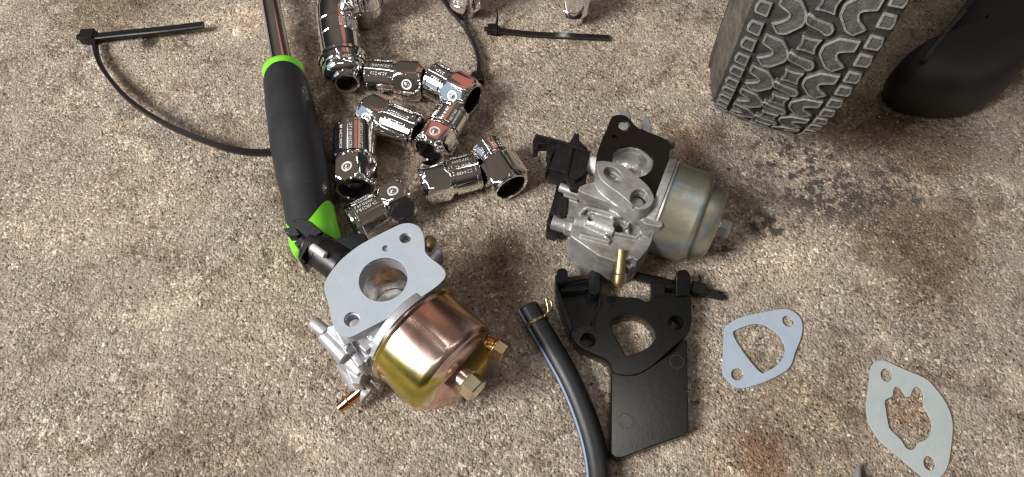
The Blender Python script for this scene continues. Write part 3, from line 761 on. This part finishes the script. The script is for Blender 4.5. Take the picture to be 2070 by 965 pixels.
# ------------------------------------------------------------------ gaskets on the floor
def build_gasket(name, label, o, outer, inners, th, mat, tilt=0.0):
    c = W(*o, 0); root = thing(name, label, 'gasket', (c.x, c.y, 0))
    q = lambda L: [tuple((W(a, b, th) - c)[:2]) for a, b in L]
    part('gasket_sheet', prism(q(outer), .15, .15 + th, [q(h) for h in inners], b=.12), mat, root)
z = lambda L, ox, oy, k: [(ox + x / k, oy + y / k) for x, y in L]
G1o = smooth(z([(70, 160), (140, 115), (250, 88), (370, 67), (425, 76), (468, 112), (482, 165), (470, 230), (442, 300), (420, 365), (380, 405), (280, 455), (170, 488), (120, 480), (75, 440), (53, 395), (58, 300), (62, 200)], 1440, 600, 2.643), 5)
G1i = smooth(z([(110, 195), (135, 175), (215, 147), (275, 153), (340, 190), (378, 240), (386, 305), (350, 362), (285, 402), (255, 403), (190, 330), (135, 250)], 1440, 600, 2.643), 5)
build_gasket('flange_gasket', 'light blue grey gasket with a D shaped opening on open concrete', (1540, 705), G1o,
             [G1i, z(circ(405, 132, 34, 24, 27, 40), 1440, 600, 2.643), z(circ(133, 415, 33, 24, 32), 1440, 600, 2.643)], .9, M['gasket_blue'])
K = 3.64
G2o = smooth(z([(215, 175), (240, 125), (280, 107), (335, 112), (450, 165), (560, 210), (640, 252), (695, 312), (755, 390), (800, 480), (822, 580), (815, 700), (798, 830), (775, 905), (740, 955), (700, 980), (650, 985), (600, 962), (500, 880), (400, 790), (300, 710), (240, 630), (200, 550), (185, 450), (192, 370), (207, 260)], 1700, 700, K), 5)
G2i = smooth(z([(325, 402), (378, 368), (386, 322), (407, 298), (440, 312), (468, 358), (490, 374), (512, 362), (532, 315), (562, 298), (595, 320), (606, 370), (612, 440), (640, 500), (665, 560), (660, 640), (620, 690), (566, 712), (550, 745), (520, 763), (480, 750), (440, 690), (362, 612), (345, 560), (330, 470)], 1700, 700, K), 5)
build_gasket('carburetor_gasket', 'pale grey gasket with an irregular lobed opening at the lower right edge', (1838, 845), G2o,
             [G2i, z(circ(335, 213, 42, 24, 50, -20), 1700, 700, K), z(circ(650, 862, 42, 24, 54, -20), 1700, 700, K)], .9, M['gasket_pale'])

# ------------------------------------------------------------------ metal tip at the bottom edge
def build_tip():
    a, b = W(1735, 941, 3), W(1720, 1060, 4); d = b - a
    root = thing('steel_punch', 'pointed steel tool tip poking in at the bottom edge near the pale gasket', 'tool', (a.x, a.y, 0), math.degrees(math.atan2(d.y, d.x)))
    part('tip', T(lathe([(0, .5), (.5, 1.0), (12, 3.0), (70, 3.2)], 24), TR(0, 0, 3.4) @ RY(90)), M['steel'], root)
    part('handle', T(lathe([(70, 5), (71, 7), (140, 7.5), (142, 6)], 24), TR(0, 0, 7.6) @ RY(90)), M['plastic'], root)
build_tip()

# ------------------------------------------------------------------ black plastic bracket
def build_bracket():
    c = W(1290, 700, 0); root = thing('insulator_bracket', 'flat black plastic carburetor bracket with D shaped hole and long plate', 'bracket', (c.x, c.y, 0))
    K = 3.859
    def q(L, zz, ox=1110, oy=530, k=K): return [tuple((W(ox + x / k, oy + y / k, zz) - c)[:2]) for x, y in L]
    H = 10.0
    outer = q([(160, 520), (185, 585), (228, 655), (300, 690), (450, 760), (478, 800), (488, 858), (560, 880), (640, 884), (720, 868), (820, 800), (900, 725), (1085, 565), (1110, 500), (1112, 400), (1108, 262), (1000, 262), (905, 262), (830, 264), (802, 312), (720, 305), (640, 290), (560, 266), (440, 262), (400, 250), (392, 330), (350, 420), (340, 500)], H)
    D = q([(478, 478), (560, 424), (650, 403), (740, 425), (808, 495), (827, 570), (800, 640), (700, 705), (618, 738), (560, 660)], H)
    holes = [smooth(D, 5), q(circ(305, 608, 57, 28, 55), H), q(circ(992, 473, 60, 28, 56), H)]
    part('bracket_body', prism(fillet(outer, 2.2, 3), .3, H, holes, b=.45), M['plastic'], root, 30)
    # raised collar line round the opening
    ring = q([(360, 470), (415, 380), (500, 310), (620, 272), (740, 300), (860, 400), (890, 540), (860, 690), (760, 790), (640, 830), (520, 800), (430, 700), (370, 580)], H + .6)
    part('collar', prism(smooth(ring, 5), H - .3, H + .25, [scale2(smooth(D, 5), 1.05)], b=.12), M['plastic'], root, 30)
    # lower plate
    H2 = 9.0
    pl = [tuple((W(1030 + x / 2.074, 500 + y / 2.074, H2) - c)[:2]) for x, y in [(427, 505), (560, 520), (700, 430), (744, 375), (748, 600), (752, 770), (738, 788), (600, 835), (470, 885), (442, 882), (424, 862), (425, 700)]]
    part('plate', prism(fillet(pl, 2.5, 3), .5, H2, b=.5), M['plastic'], root, 30)
    for (x, y, r_) in ((1110 + 995 / K, 530 + 777 / K, 13.5), (1030 + 487 / 2.074, 500 + 727 / 2.074, 13.5)):
        o = W(x, y, H2) - c; part('ejector_mark', T(lathe([(-.3, 3.2), (.14, 3.2), (.14, 3.45), (-.3, 3.45)], 32, 'loop'), TR(o.x, o.y, H2)), M['scuff'], root, 20)
    # left pocket: floor, walls, two uprights, crossbar
    part('pocket_floor', prism(q([(75, 170), (330, 130), (410, 250), (392, 330), (350, 420), (340, 520), (160, 520)], 3.5), .4, 3.5, b=.3), M['plastic'], root, 30)
    part('pocket_wall', prism(fillet(q([(48, 100), (62, 100), (75, 215), (185, 490), (172, 545), (150, 500), (52, 240)], 13), 1.0), .4, 13, b=.35), M['plastic'], root, 30)
    part('pocket_wall', prism(fillet(q([(395, 235), (412, 245), (402, 340), (360, 420), (352, 510), (338, 510), (345, 415), (385, 330)], 11), .6), .4, 11, b=.3), M['plastic'], root, 30)
    def upright(x0, x1, y0, y1, h):
        L = q([(x0, y1), (x0, y0 + 30), (x0 + 22, y0), (x1 - 22, y0), (x1, y0 + 30), (x1, y1)], h)
        part('upright_tab', prism(fillet(L, 2.0, 4), .4, h, b=.5), M['plastic'], root, 30)
    upright(58, 148, 45, 150, 14); upright(308, 402, 58, 250, 12.5); upright(990, 1100, 60, 262, 12)
    a, b = W(1110 + 70 / K, 530 + 152 / K, 13) - c, W(1110 + 312 / K, 530 + 118 / K, 13) - c
    part('crossbar', tube([a, b], 0, flat=(2.8, 2.2)), M['plastic'], root)
    part('crossbar', prism(q([(75, 168), (310, 135), (310, 215), (90, 235)], 9), 3.4, 9, b=.3), M['plastic'], root, 30)
    part('side_block', prism(fillet(q([(795, 150), (905, 165), (905, 300), (800, 315)], 6), .8), .4, 6, b=.35), M['plastic'], root, 30)
    part('side_block', prism(fillet(q([(905, 160), (990, 172), (990, 208), (905, 200)], 6), .5), .4, 6, b=.3), M['plastic'], root, 30)
    part('rib', prism(q([(905, 245), (1000, 240), (1000, 268), (905, 268)], 8), .4, 8, b=.2), M['plastic'], root, 30)
build_bracket()

# ------------------------------------------------------------------ carburetors
def bolt(name, p, d, af, h, mat, root, flange=True, flr=None):
    L = [T(hexn(af, h), AX(p, d))]
    if flange: L.append(T(cyl(flr or af * .62, 1.0, 28, .2), AX(Vector(p) - Vector(d).normalized() * 1.0, d)))
    o = part(name, J(*L), mat, root, 25); return o
def xdisc(x0, x1, cy, cz, prof_r, n=64):
    return T(lathe([(x0, prof_r), (x1, prof_r)], n), TR(0, cy, cz) @ RY(90))

def build_carb_new():
    f = Frame(-58.4, 131.8, -42); root = thing('carburetor', 'clean new carburetor with shiny gold bowl and blue grey gasket on top', 'carburetor', (f.x, f.y, 0), -42)
    G = [(215, 352), (222, 305), (272, 233), (330, 180), (400, 132), (530, 66), (570, 50), (605, 48), (640, 62), (662, 95), (670, 140), (674, 180), (705, 212), (745, 243), (765, 275), (755, 305), (710, 345), (640, 392), (540, 458), (400, 532), (345, 560), (310, 563), (275, 545), (255, 515), (236, 425)]
    zg = 48.0
    P = lambda L, zz: f.pts(L, zz, 560, 430, 2.244)
    go = smooth(P(G, zg), 4)
    bo = f.l(560 + 482 / 2.244, 430 + 302 / 2.244, zg)
    def hol(x, y, r_): q = f.l(560 + x / 2.244, 430 + y / 2.244, zg); return circ(q.x, q.y, r_, 28)
    hA, hs, hB = hol(582, 115, 2.75), hol(494, 162, 1.7), hol(340, 484, 3.5)
    bore = circ(bo.x, bo.y, 11.0, 48)
    part('flange_gasket', prism(go, 46.7, zg, [bore, hA, hs, hB], b=.15), M['gasket'], root, 30)
    hBi = scale2(hB, .8); cy, cz = -4.8, 25.4
    solids = [prism(scale2(go, .985, bo[:2]), 40.5, 46.6, [circ(bo.x, bo.y, 10.8, 40), scale2(hA, .95), hBi]),
              prism(scale2(go, .9, bo[:2]), 1, 6, [circ(bo.x, bo.y, 10.8, 40)]),
              T(lathe([(1.5, 10.6), (1.5, 15), (43, 15), (43, 10.6)], 56, 'loop'), TR(bo.x, bo.y, 0)),
              box(12, 18, cy - 17, cy + 17, 8, 42), xdisc(15.6, 20, cy, cz, 24.9),
              box(12.5, 17, cy - 23, cy - 6, 9, 41), box(11.5, 16, 2, 18, 25, 44),
              ]
    # linkage boss on the lower left: stepped pin pointing back up-left
    L = lambda x, y, zz, ox=600, oy=580, k=3.573: f.l(ox + x / k, oy + y / k, zz)
    solids += [rod(L(200, 340, 30), L(365, 510, 28), 4.0, 4.6), rod(L(240, 290, 33), L(380, 420, 33), 2.2), rod(L(330, 540, 18), L(430, 720, 12), 3.6, 3.6),
               rod(L(340, 470, 22), L(500, 600, 20), 6, 7), rod(L(430, 690, 12), L(520, 780, 10), 4.6), box(14.5, 20, cy - 27, cy - 15, 8, 24, 1.5), box(15.5, 19, cy - 24, cy - 4, 4, 12, 1.5),
               prism(f.pts([(345, 420), (480, 500), (510, 560), (470, 640), (455, 700), (400, 700), (335, 560)], 24, 600, 580, 3.573), 8, 24),
               prism(f.pts([(360, 375), (470, 320), (660, 240), (725, 270), (590, 410), (500, 560), (470, 590), (370, 480)], 34, 600, 580, 3.573), 22, 34),
               prism(f.pts([(250, 275), (300, 260), (400, 390), (480, 560), (440, 580), (330, 420)], 36, 600, 580, 3.573), 24, 36)]
    # bars under the edge of the gasket, toward the bowl
    for (x0, y0, x1, y1) in ((500, 610, 670, 500), (740, 370, 770, 300)):
        pass
    solids += [T(box(13, 20.5, -3, 3, -5, 5), TR(0, -19, 38)), T(box(14, 20.5, -4, 4, -4, 4), TR(0, 12, 40))]
    # lug at the upper right, behind the gasket
    solids += [rod(f.l(872, 528, 40), f.l(888, 508, 40), 2.8, 2.4), prism(f.pts([(862, 520), (884, 494), (893, 500), (894, 512), (878, 532)], 40), 30, 40)]
    solids += [rod(L(355, 425, 36), L(470, 560, 34), 1.6), prism(f.pts([(585, 380), (680, 235), (735, 275), (640, 385), (600, 400)], 38, 600, 580, 3.573), 26, 38), prism(f.pts([(485, 530), (560, 410), (580, 420), (500, 548)], 37, 600, 580, 3.573), 22, 37)]
    cast('cast_body', J(*solids), M['cast'], root, .42, 2, cuts=[T(cyl(2.3, 12, 24), AX(L(395, 470, 36) - Vector((0, 0, 8)), (0, 0, 1)))])
    part('linkage_pin', rod(L(118, 255, 32), L(215, 335, 32), 3.0, 3.0, 28, .7), M['cast'], root)
    # bore lining, throttle disc, jet
    pr = [(2, 10.9), (12, 10.4), (22, 8.6), (30, 9.4), (40, 10.75), (47.4, 10.95)]
    part('venturi', T(lathe(pr, 64, False), TR(bo.x, bo.y, 0)), M['bore'], root)
    part('throttle_disc', T(cyl(9.6, 1.0, 48, .1), TR(bo.x, bo.y, 14) @ RX(12) @ RY(8)), M['bore'], root)
    part('main_jet', J(T(cyl(2.3, 9, 20, .3), TR(bo.x + 2.5, bo.y - 4.2, 15)), T(hexn(4.4, 2), TR(bo.x + 2.5, bo.y - 4.2, 23))), M['brass'], root)
    part('shaft_screw', T(lathe([(-12, 1.7), (12, 1.7)], 16), TR(bo.x, bo.y, 19) @ RZ(40) @ RY(90)), M['copper'], root)
    # gold float bowl
    x0 = 21.2; cz = 25.9
    bp = [(x0 - .2, 20), (x0, 26.2), (x0 + .9, 26.4), (x0 + 1.5, 25.6), (x0 + 2.0, 25.0), (x0 + 23.6, 24.9), (x0 + 25.8, 24.3), (x0 + 27, 23.2), (x0 + 27.3, 22.2), (x0 + 26.9, 21.2), (x0 + 28.0, 19.6), (x0 + 28.8, 16), (x0 + 29.2, 6.6), (x0 + 34.3, 6.2), (x0 + 34.5, 5.9), (x0 + 34.5, .2)]
    part('float_bowl', T(lathe(bp, 96), TR(0, cy, cz) @ RY(90)), M['gold'], root, 30)
    xe = x0 + 26.6
    w_ = hull([(46, 15, 38), (49, 13.5, 36), (49, -12.5, 35), (46, -15, 37), (56.2, 8.5, 28), (56.2, -12, 27), (56.2, 8, 12), (56.2, -12, 12), (50, 16.5, 8), (50, -22, 11), (46, 18.5, 7), (46, -25, 11), (50, 17, 20), (50, -22.5, 20)])
    part('sump', bev(w_, .8, 3), M['gold'], root, 40)
    part('bowl_gasket', T(lathe([(x0 - .9, 24.6), (x0 - .9, 25.3), (x0 - .1, 25.3), (x0 - .1, 24.6)], 64, 'loop'), TR(0, cy, cz) @ RY(90)), M['plastic'], root)
    bolt('bowl_bolt', (x0 + 34.6, cy, cz), (1, 0, 0), 10.6, 6.4, M['pale_zinc'], root, flr=6.6)
    q = f.l(1008, 716, 28)
    part('drain_boss', rod((xe - 2, 13, 25), (xe + 6.6, 15.5, 27), 5.2, 4.6, 28, .5), M['gold'], root)
    bolt('drain_bolt', (xe + 7.2, 15.8, 27.2), (1, .12, 0), 8.2, 5.2, M['dull_zinc'], root, flr=5.2)
    # fuel inlet
    a, b = L(500, 720, 13), L(305, 880, 9); d = (b - a); n_ = d.length
    part('fuel_inlet', T(lathe([(0, 3.0), (n_ - 6.4, 2.8), (n_ - 6, 2.6), (n_ - 5.6, 3.1), (n_ - 1.2, 2.4), (n_ - .3, 2.2), (n_, 1.7), (n_, 1.2), (n_ - 4, 1.2)], 28), AX(a, d)), M['copper'], root)
    part('brass_fitting', rod(f.l(862, 505, 36), f.l(872, 482, 36), 3.4, 3.0, 20, .5), M['brass'], root)
    # black plastic linkage at the upper left
    k = 6.03; Z = lambda x, y, zz: f.l(560 + x / k, 440 + y / k, zz)
    a, b = Z(760, 560, 34), Z(420, 330, 34); d = b - a
    part('throttle_hub', T(lathe([(-3, 9.2), (0, 9.2), (8, 9.0), (8.3, 8.4), (10, 8.4), (10.3, 8.7), (d.length, 8.2), (d.length + .6, 7.4)], 48), AX(a, d)), M['plastic_dusty'], root)
    pz = lambda L_, zz: f.pts(L_, zz, 560, 440, k)
    part('linkage_plate', prism(fillet(pz([(190, 40), (250, 15), (330, 10), (420, 50), (560, 170), (520, 200), (440, 240), (410, 300), (330, 440), (300, 500), (270, 490), (300, 380), (340, 230), (280, 160), (200, 100)], 42), .8), 37, 42, b=.4), M['plastic'], root, 30)
    part('linkage_plate', prism(fillet(pz([(300, 470), (360, 430), (450, 500), (380, 560), (330, 575), (280, 530)], 30), 1.2), 24, 32, b=.5), M['plastic'], root, 30)
    part('linkage_plate', prism(fillet(pz([(250, 480), (360, 240), (400, 240), (300, 520), (270, 520)], 40), .6), 26, 40, b=.4), M['plastic'], root, 30)
    part('linkage_fin', prism(fillet(pz([(80, 135), (150, 118), (330, 130), (350, 180), (240, 225), (140, 232), (160, 200), (100, 180)], 36), .4), 31, 36, b=.3), M['plastic'], root, 30)
    part('linkage_fin', prism(fillet(pz([(205, 310), (330, 190), (370, 210), (330, 330), (250, 350)], 36), .4), 30, 36, b=.3), M['plastic'], root, 30)
    part('lever_arm', prism(fillet(pz([(620, 310), (700, 262), (880, 215), (990, 185), (1060, 195), (1110, 235), (1040, 310), (940, 380), (800, 500), (660, 420)], 40), 1.5), 35, 40, b=.5), M['plastic'], root, 30)
    part('linkage_pin', rod(Z(428, 352, 44.8), Z(592, 464, 44.8), 1.8, 1.7, 16, .4), M['nylon'], root, label='white nylon pin')
build_carb_new()

def build_carb_old():
    f = Frame(62, 197.6, -23); root = thing('carburetor', 'grimy used carburetor with dull grey bowl and black gasket', 'carburetor', (f.x, f.y, 0), -23)
    A = lambda L, zz: f.pts(L, zz, 1180, 210, 4.02)
    B = lambda L, zz: f.pts(L, zz, 1090, 370, 4.196)
    b3 = lambda x, y, zz: f.l(1090 + x / 4.196, 370 + y / 4.196, zz)
    a3 = lambda x, y, zz: f.l(1180 + x / 4.02, 210 + y / 4.02, zz)
    zg = 44.0
    go = smooth(A([(215, 130), (240, 100), (280, 88), (335, 95), (380, 130), (430, 185), (480, 212), (560, 242), (640, 275), (690, 305), (708, 345), (694, 400), (690, 480), (670, 580), (640, 660), (600, 740), (560, 820), (500, 850), (400, 800), (250, 680), (112, 560), (104, 440), (125, 350), (160, 260), (190, 200)], zg), 4)
    bo = a3(398, 462, zg); bore = circ(bo.x, bo.y, 10.4, 48, 10.2)
    hA = [tuple(a3(x, y, zg)[:2]) for x, y in circ(322, 178, 56, 28, 42, 15)]; q = a3(255, 268, zg); hs = circ(q.x, q.y, 1.35, 20)
    part('flange_gasket', prism(go, 41, zg, [bore, hA, hs], b=.35), M['plastic'], root, 30, label='black flange gasket')
    cy, cz = -5.8, 25.2
    solids = [prism(scale2(go, .985, bo[:2]), 36.5, 41, [circ(bo.x, bo.y, 10.3, 40)]),
              prism(scale2(go, .9, bo[:2]), 1.2, 6, [circ(bo.x, bo.y, 10.3, 40)]),
              T(lathe([(1.5, 10.2), (1.5, 14.5), (40, 14.5), (40, 10.2)], 56, 'loop'), TR(bo.x, bo.y, 0)),
              box(11.5, 17.5, cy - 18, cy + 17, 7, 39), xdisc(15.2, 19.4, cy, cz, 25.0)]
    # raised ear with two wells
    ear = smooth(A([(105, 475), (130, 462), (190, 465), (300, 490), (400, 560), (500, 640), (560, 720), (572, 780), (545, 830), (480, 858), (420, 842), (300, 740), (170, 645), (118, 570)], 50), 4)
    w1 = A(circ(242, 575, 84, 28, 50, 35), 50); w2 = A(circ(445, 765, 66, 28, 74, 20), 50)
    solids += [prism(ear, 40, 50, [w1, w2]), prism(scale2(ear, .99), 34, 46.6)]
    # sloping ledge to the right of the ear
    solids += [prism(smooth(B([(330, 60), (500, -10), (700, 110), (830, 205), (900, 222), (1000, 268), (1048, 330), (1040, 372), (960, 362), (880, 330), (760, 270), (620, 180)], 40), 4), 34, 40),
               prism(smooth(B([(900, 225), (1000, 268), (1048, 330), (1040, 372), (960, 362), (880, 330)], 41), 4), 20, 41),
               prism(smooth(B([(400, 70), (520, 0), (830, 215), (880, 330), (760, 300), (600, 290), (470, 250), (390, 190)], 33), 4), 14, 33)]
    # main side of the casting
    solids += [prism(B([(300, 290), (390, 180), (600, 180), (880, 310), (975, 395), (905, 510), (810, 640), (640, 665), (510, 620), (265, 450)], 30), 8, 30),
               prism(fillet(B([(232, 470), (260, 455), (520, 630), (640, 660), (830, 640), (830, 670), (780, 735), (640, 748), (510, 712), (330, 600)], 18), 2), 2, 18),
               prism(fillet(B([(235, 462), (262, 448), (530, 650), (640, 690), (640, 705), (520, 680)], 21), .8), 12, 21),
               prism(fillet(B([(580, 610), (620, 595), (700, 600), (832, 640), (825, 668), (770, 735), (715, 700), (600, 650)], 25), .8), 10, 25)]
    # horizontal boss with a recess, ribs, collars
    solids += [rod(b3(410, 320, 29), b3(640, 410, 29), 4.6, 5.2), rod(b3(300, 340, 27), b3(430, 340, 28), 4.2), rod(b3(285, 425, 22), b3(310, 350, 24), 4.6),
               T(lathe([(-2, 3.2), (-2, 5.0), (5.4, 4.8), (5.4, 3.5)], 32, 'loop'), AX(b3(675, 372, 28), (0, 0, 1))),
               rod(b3(610, 420, 31), b3(835, 465, 31), 1.1), rod(b3(350, 440, 30.5), b3(600, 505, 30.5), 1.1), rod(b3(400, 205, 34), b3(700, 290, 33), 1.2),
               rod(b3(400, 205, 33), b3(340, 270, 31), 1.3), rod(b3(600, 505, 30.5), b3(555, 445, 31), 1.1), rod(b3(835, 465, 31), b3(895, 330, 32), 1.2), rod(b3(750, 430, 31), b3(745, 350, 32), 1.1), rod(b3(745, 350, 31), b3(830, 340, 32), 1.0)]
    # flange plate toward the bowl
    solids += [prism(fillet(B([(885, 320), (905, 335), (1005, 375), (990, 420), (925, 560), (835, 665), (770, 615), (850, 480)], 31.5), 1), 10, 31.5),
               prism(fillet(A([(610, 690), (690, 690), (700, 760), (690, 860), (650, 950), (625, 945), (590, 860), (600, 760)], 34), 1), 18, 34),
               prism(fillet(A([(690, 380), (730, 350), (722, 420), (705, 560), (690, 690), (640, 690), (680, 520)], 38), 1), 26, 38)]
    # posts on the left and lugs behind
    solids += [rod(b3(175, 35, 26), b3(350, 95, 27), 2.6), rod(b3(350, 95, 27), b3(450, 110, 27), 4.2), rod(b3(210, 95, 24), b3(330, 140, 24), 1.4),
               rod(b3(110, 330, 18), b3(270, 375, 18), 4.0), rod(b3(230, 360, 18), b3(330, 390, 18), 5.2),
               prism(B([(250, 130), (330, 110), (420, 180), (330, 320), (240, 330), (235, 260)], 22), 8, 22),
               prism(fillet(A([(265, 70), (300, 50), (375, 58), (385, 130), (300, 140)], 36), .8), 28, 36), prism(fillet(A([(485, 120), (505, 98), (535, 105), (552, 240), (470, 200)], 38), .5), 32, 38),
               rod(a3(680, 330, 34), a3(725, 320, 34), 3)]
    wA, wB = a3(242, 578, 50), a3(452, 760, 50)
    cuts = [T(cyl(2.9, 24, 28), AX(b3(675, 369, 33) - Vector((0, 0, 15)), (0, 0, 1))), T(cyl(1.6, 9, 20), AX(b3(432, 318, 31) + Vector((0, 0, -4)), (0, 0, 1))),
            T(T(cyl(5.4, 8, 32), Matrix.Diagonal((1, .66, 1, 1))), TR(wA.x, wA.y, 43.5) @ RZ(-20)), T(cyl(4.3, 9, 32), TR(wB.x, wB.y, 42.5)), T(cyl(2.4, 9, 24), TR(wB.x + 1.2, wB.y + 1.4, 38))]
    cast('cast_body', J(*solids), M['cast_old'], root, .42, 2, cuts=cuts)
    part('ear_screw', J(T(cyl(2.0, 1.4, 20, .3), TR(*a3(236, 588, 43.6))), T(tube([a3(185, 535, 45.2), a3(245, 560, 46.0), a3(312, 615, 45.2)], .9, 8), TR())), M['steel'], root)
    q = a3(430, 790, 46.6); part('ear_plug', T(sphere(4.2, Matrix.Diagonal((1, 1, .45, 1))), TR(q.x, q.y, 43.4)), M['cast_old'], root)
    part('venturi', T(lathe([(2, 10.5), (12, 10.2), (22, 8.6), (30, 9.2), (38, 10.2), (43.2, 10.35)], 64, False), TR(bo.x, bo.y, 0)), M['bore'], root)
    part('choke_disc', T(cyl(9.4, 1.0, 48, .1), TR(bo.x, bo.y, 24) @ RY(14)), M['bore'], root)
    q = a3(322, 178, 42); part('mount_screw', T(cyl(3.0, 1.4, 24, .4), TR(q.x, q.y, 41)), M['steel'], root)
    x0 = 19.6
    bp = [(x0 - .2, 20), (x0, 25.0), (x0 + .9, 25.1), (x0 + 1.6, 24.7), (x0 + 2.2, 24.4), (x0 + 17, 24.3), (x0 + 18.6, 24.0), (x0 + 19.6, 23.2), (x0 + 20.1, 21.8), (x0 + 20.6, 20.8), (x0 + 25.5, 19.6), (x0 + 28, 18.0), (x0 + 29.2, 15.6), (x0 + 30, 9), (x0 + 30, .2)]
    part('float_bowl', T(lathe(bp, 96), TR(0, cy, cz) @ RY(90)), M['aged'], root, 30)
    bolt('bowl_bolt', (x0 + 31, cy, cz), (1, 0, 0), 8.6, 5.4, M['steel'], root, flr=5.6)
    a, b = b3(692, 640, 29), b3(668, 880, 23); d = b - a; n_ = d.length
    part('fuel_inlet', T(lathe([(-4, 2.7), (n_ - 6.4, 2.6), (n_ - 6, 2.3), (n_ - 5.4, 2.9), (n_ - 1.6, 2.6), (n_ - .4, 2.0), (n_, 1.7), (n_, 1.2), (n_ - 4, 1.2)], 28), AX(a, d)), M['brass'], root)
    part('diaphragm_cover', prism(fillet(B([(150, 28), (258, 95), (250, 140), (222, 296), (180, 312), (112, 296), (100, 320), (150, 400), (70, 378), (60, 360), (78, 290), (110, 190)], 16), 1.2), 3, 19, b=.8), M['plastic_dusty'], root, 30)
    part('diaphragm_cover', prism(fillet(B([(180, 60), (250, 110), (240, 260), (190, 290), (150, 270), (150, 140)], 24), 1.5), 19, 23, b=.8), M['plastic_dusty'], root, 30)
    # black choke lever with white bush
    C = lambda L, zz: f.pts(L, zz, 1060, 220, 4.825); c3 = lambda x, y, zz: f.l(1060 + x / 4.825, 220 + y / 4.825, zz)
    a, b = c3(600, 535, 30), c3(760, 590, 30)
    part('bush', T(lathe([(0, 5.2), ((b - a).length, 5.2)], 32), AX(a, b - a)), M['nylon'], root, label='white nylon bush')
    P_ = lambda L, z0, z1, r_=.8: prism(fillet(C(L, z1), r_), z0, z1, b=.4)
    part('choke_lever', P_([(330, 300), (480, 340), (640, 415), (630, 500), (585, 640), (500, 690), (380, 620), (240, 580), (290, 450)], 22, 36), M['plastic_dusty'], root, 30)
    part('choke_lever', P_([(480, 345), (495, 350), (425, 650), (405, 640)], 36, 36.9, .2), M['plastic_dusty'], root, 30)
    part('choke_lever', P_([(380, 610), (500, 560), (620, 600), (600, 700), (560, 812), (450, 772), (410, 690)], 18, 32), M['plastic_dusty'], root, 30)
    part('choke_lever', P_([(110, 240), (330, 298), (335, 340), (270, 460), (238, 590), (215, 622), (195, 612), (240, 470), (212, 448), (218, 392), (232, 340), (145, 345), (130, 400), (90, 402), (80, 318)], 27, 34, .5), M['plastic_dusty'], root, 30)
    part('choke_lever', P_([(110, 240), (335, 298), (650, 412), (640, 430), (330, 316), (108, 256)], 34, 38, .3), M['plastic_dusty'], root, 30)
    part('choke_tab', P_([(440, 325), (480, 262), (490, 236), (535, 246), (536, 305), (580, 350), (622, 392), (560, 380)], 30, 35, .5), M['plastic_dusty'], root, 30)
build_carb_old()

# ------------------------------------------------------------------ flakes of chaff by the hose
for k, (px, py, r_, lab) in enumerate(((1122, 712, 2.4, 'larger tan flake of dry chaff beside the hose stripe'), (1146, 722, 2.0, 'smaller upright tan flake of dry chaff touching the hose side'))):
    p = W(px - (0 if k == 0 else 8), py + (0 if k == 0 else 110) * 0, 0)
    o = part('chaff_flake', T(sphere(1, Matrix.Diagonal((r_ * .9, r_ * .45, .5, 1))), RZ(-20 + 60 * k)), M['tan']); o.location = (p.x * MM, p.y * MM, .0006); o['label'] = lab; o['category'] = 'flake'; o['group'] = 'flakes of chaff'
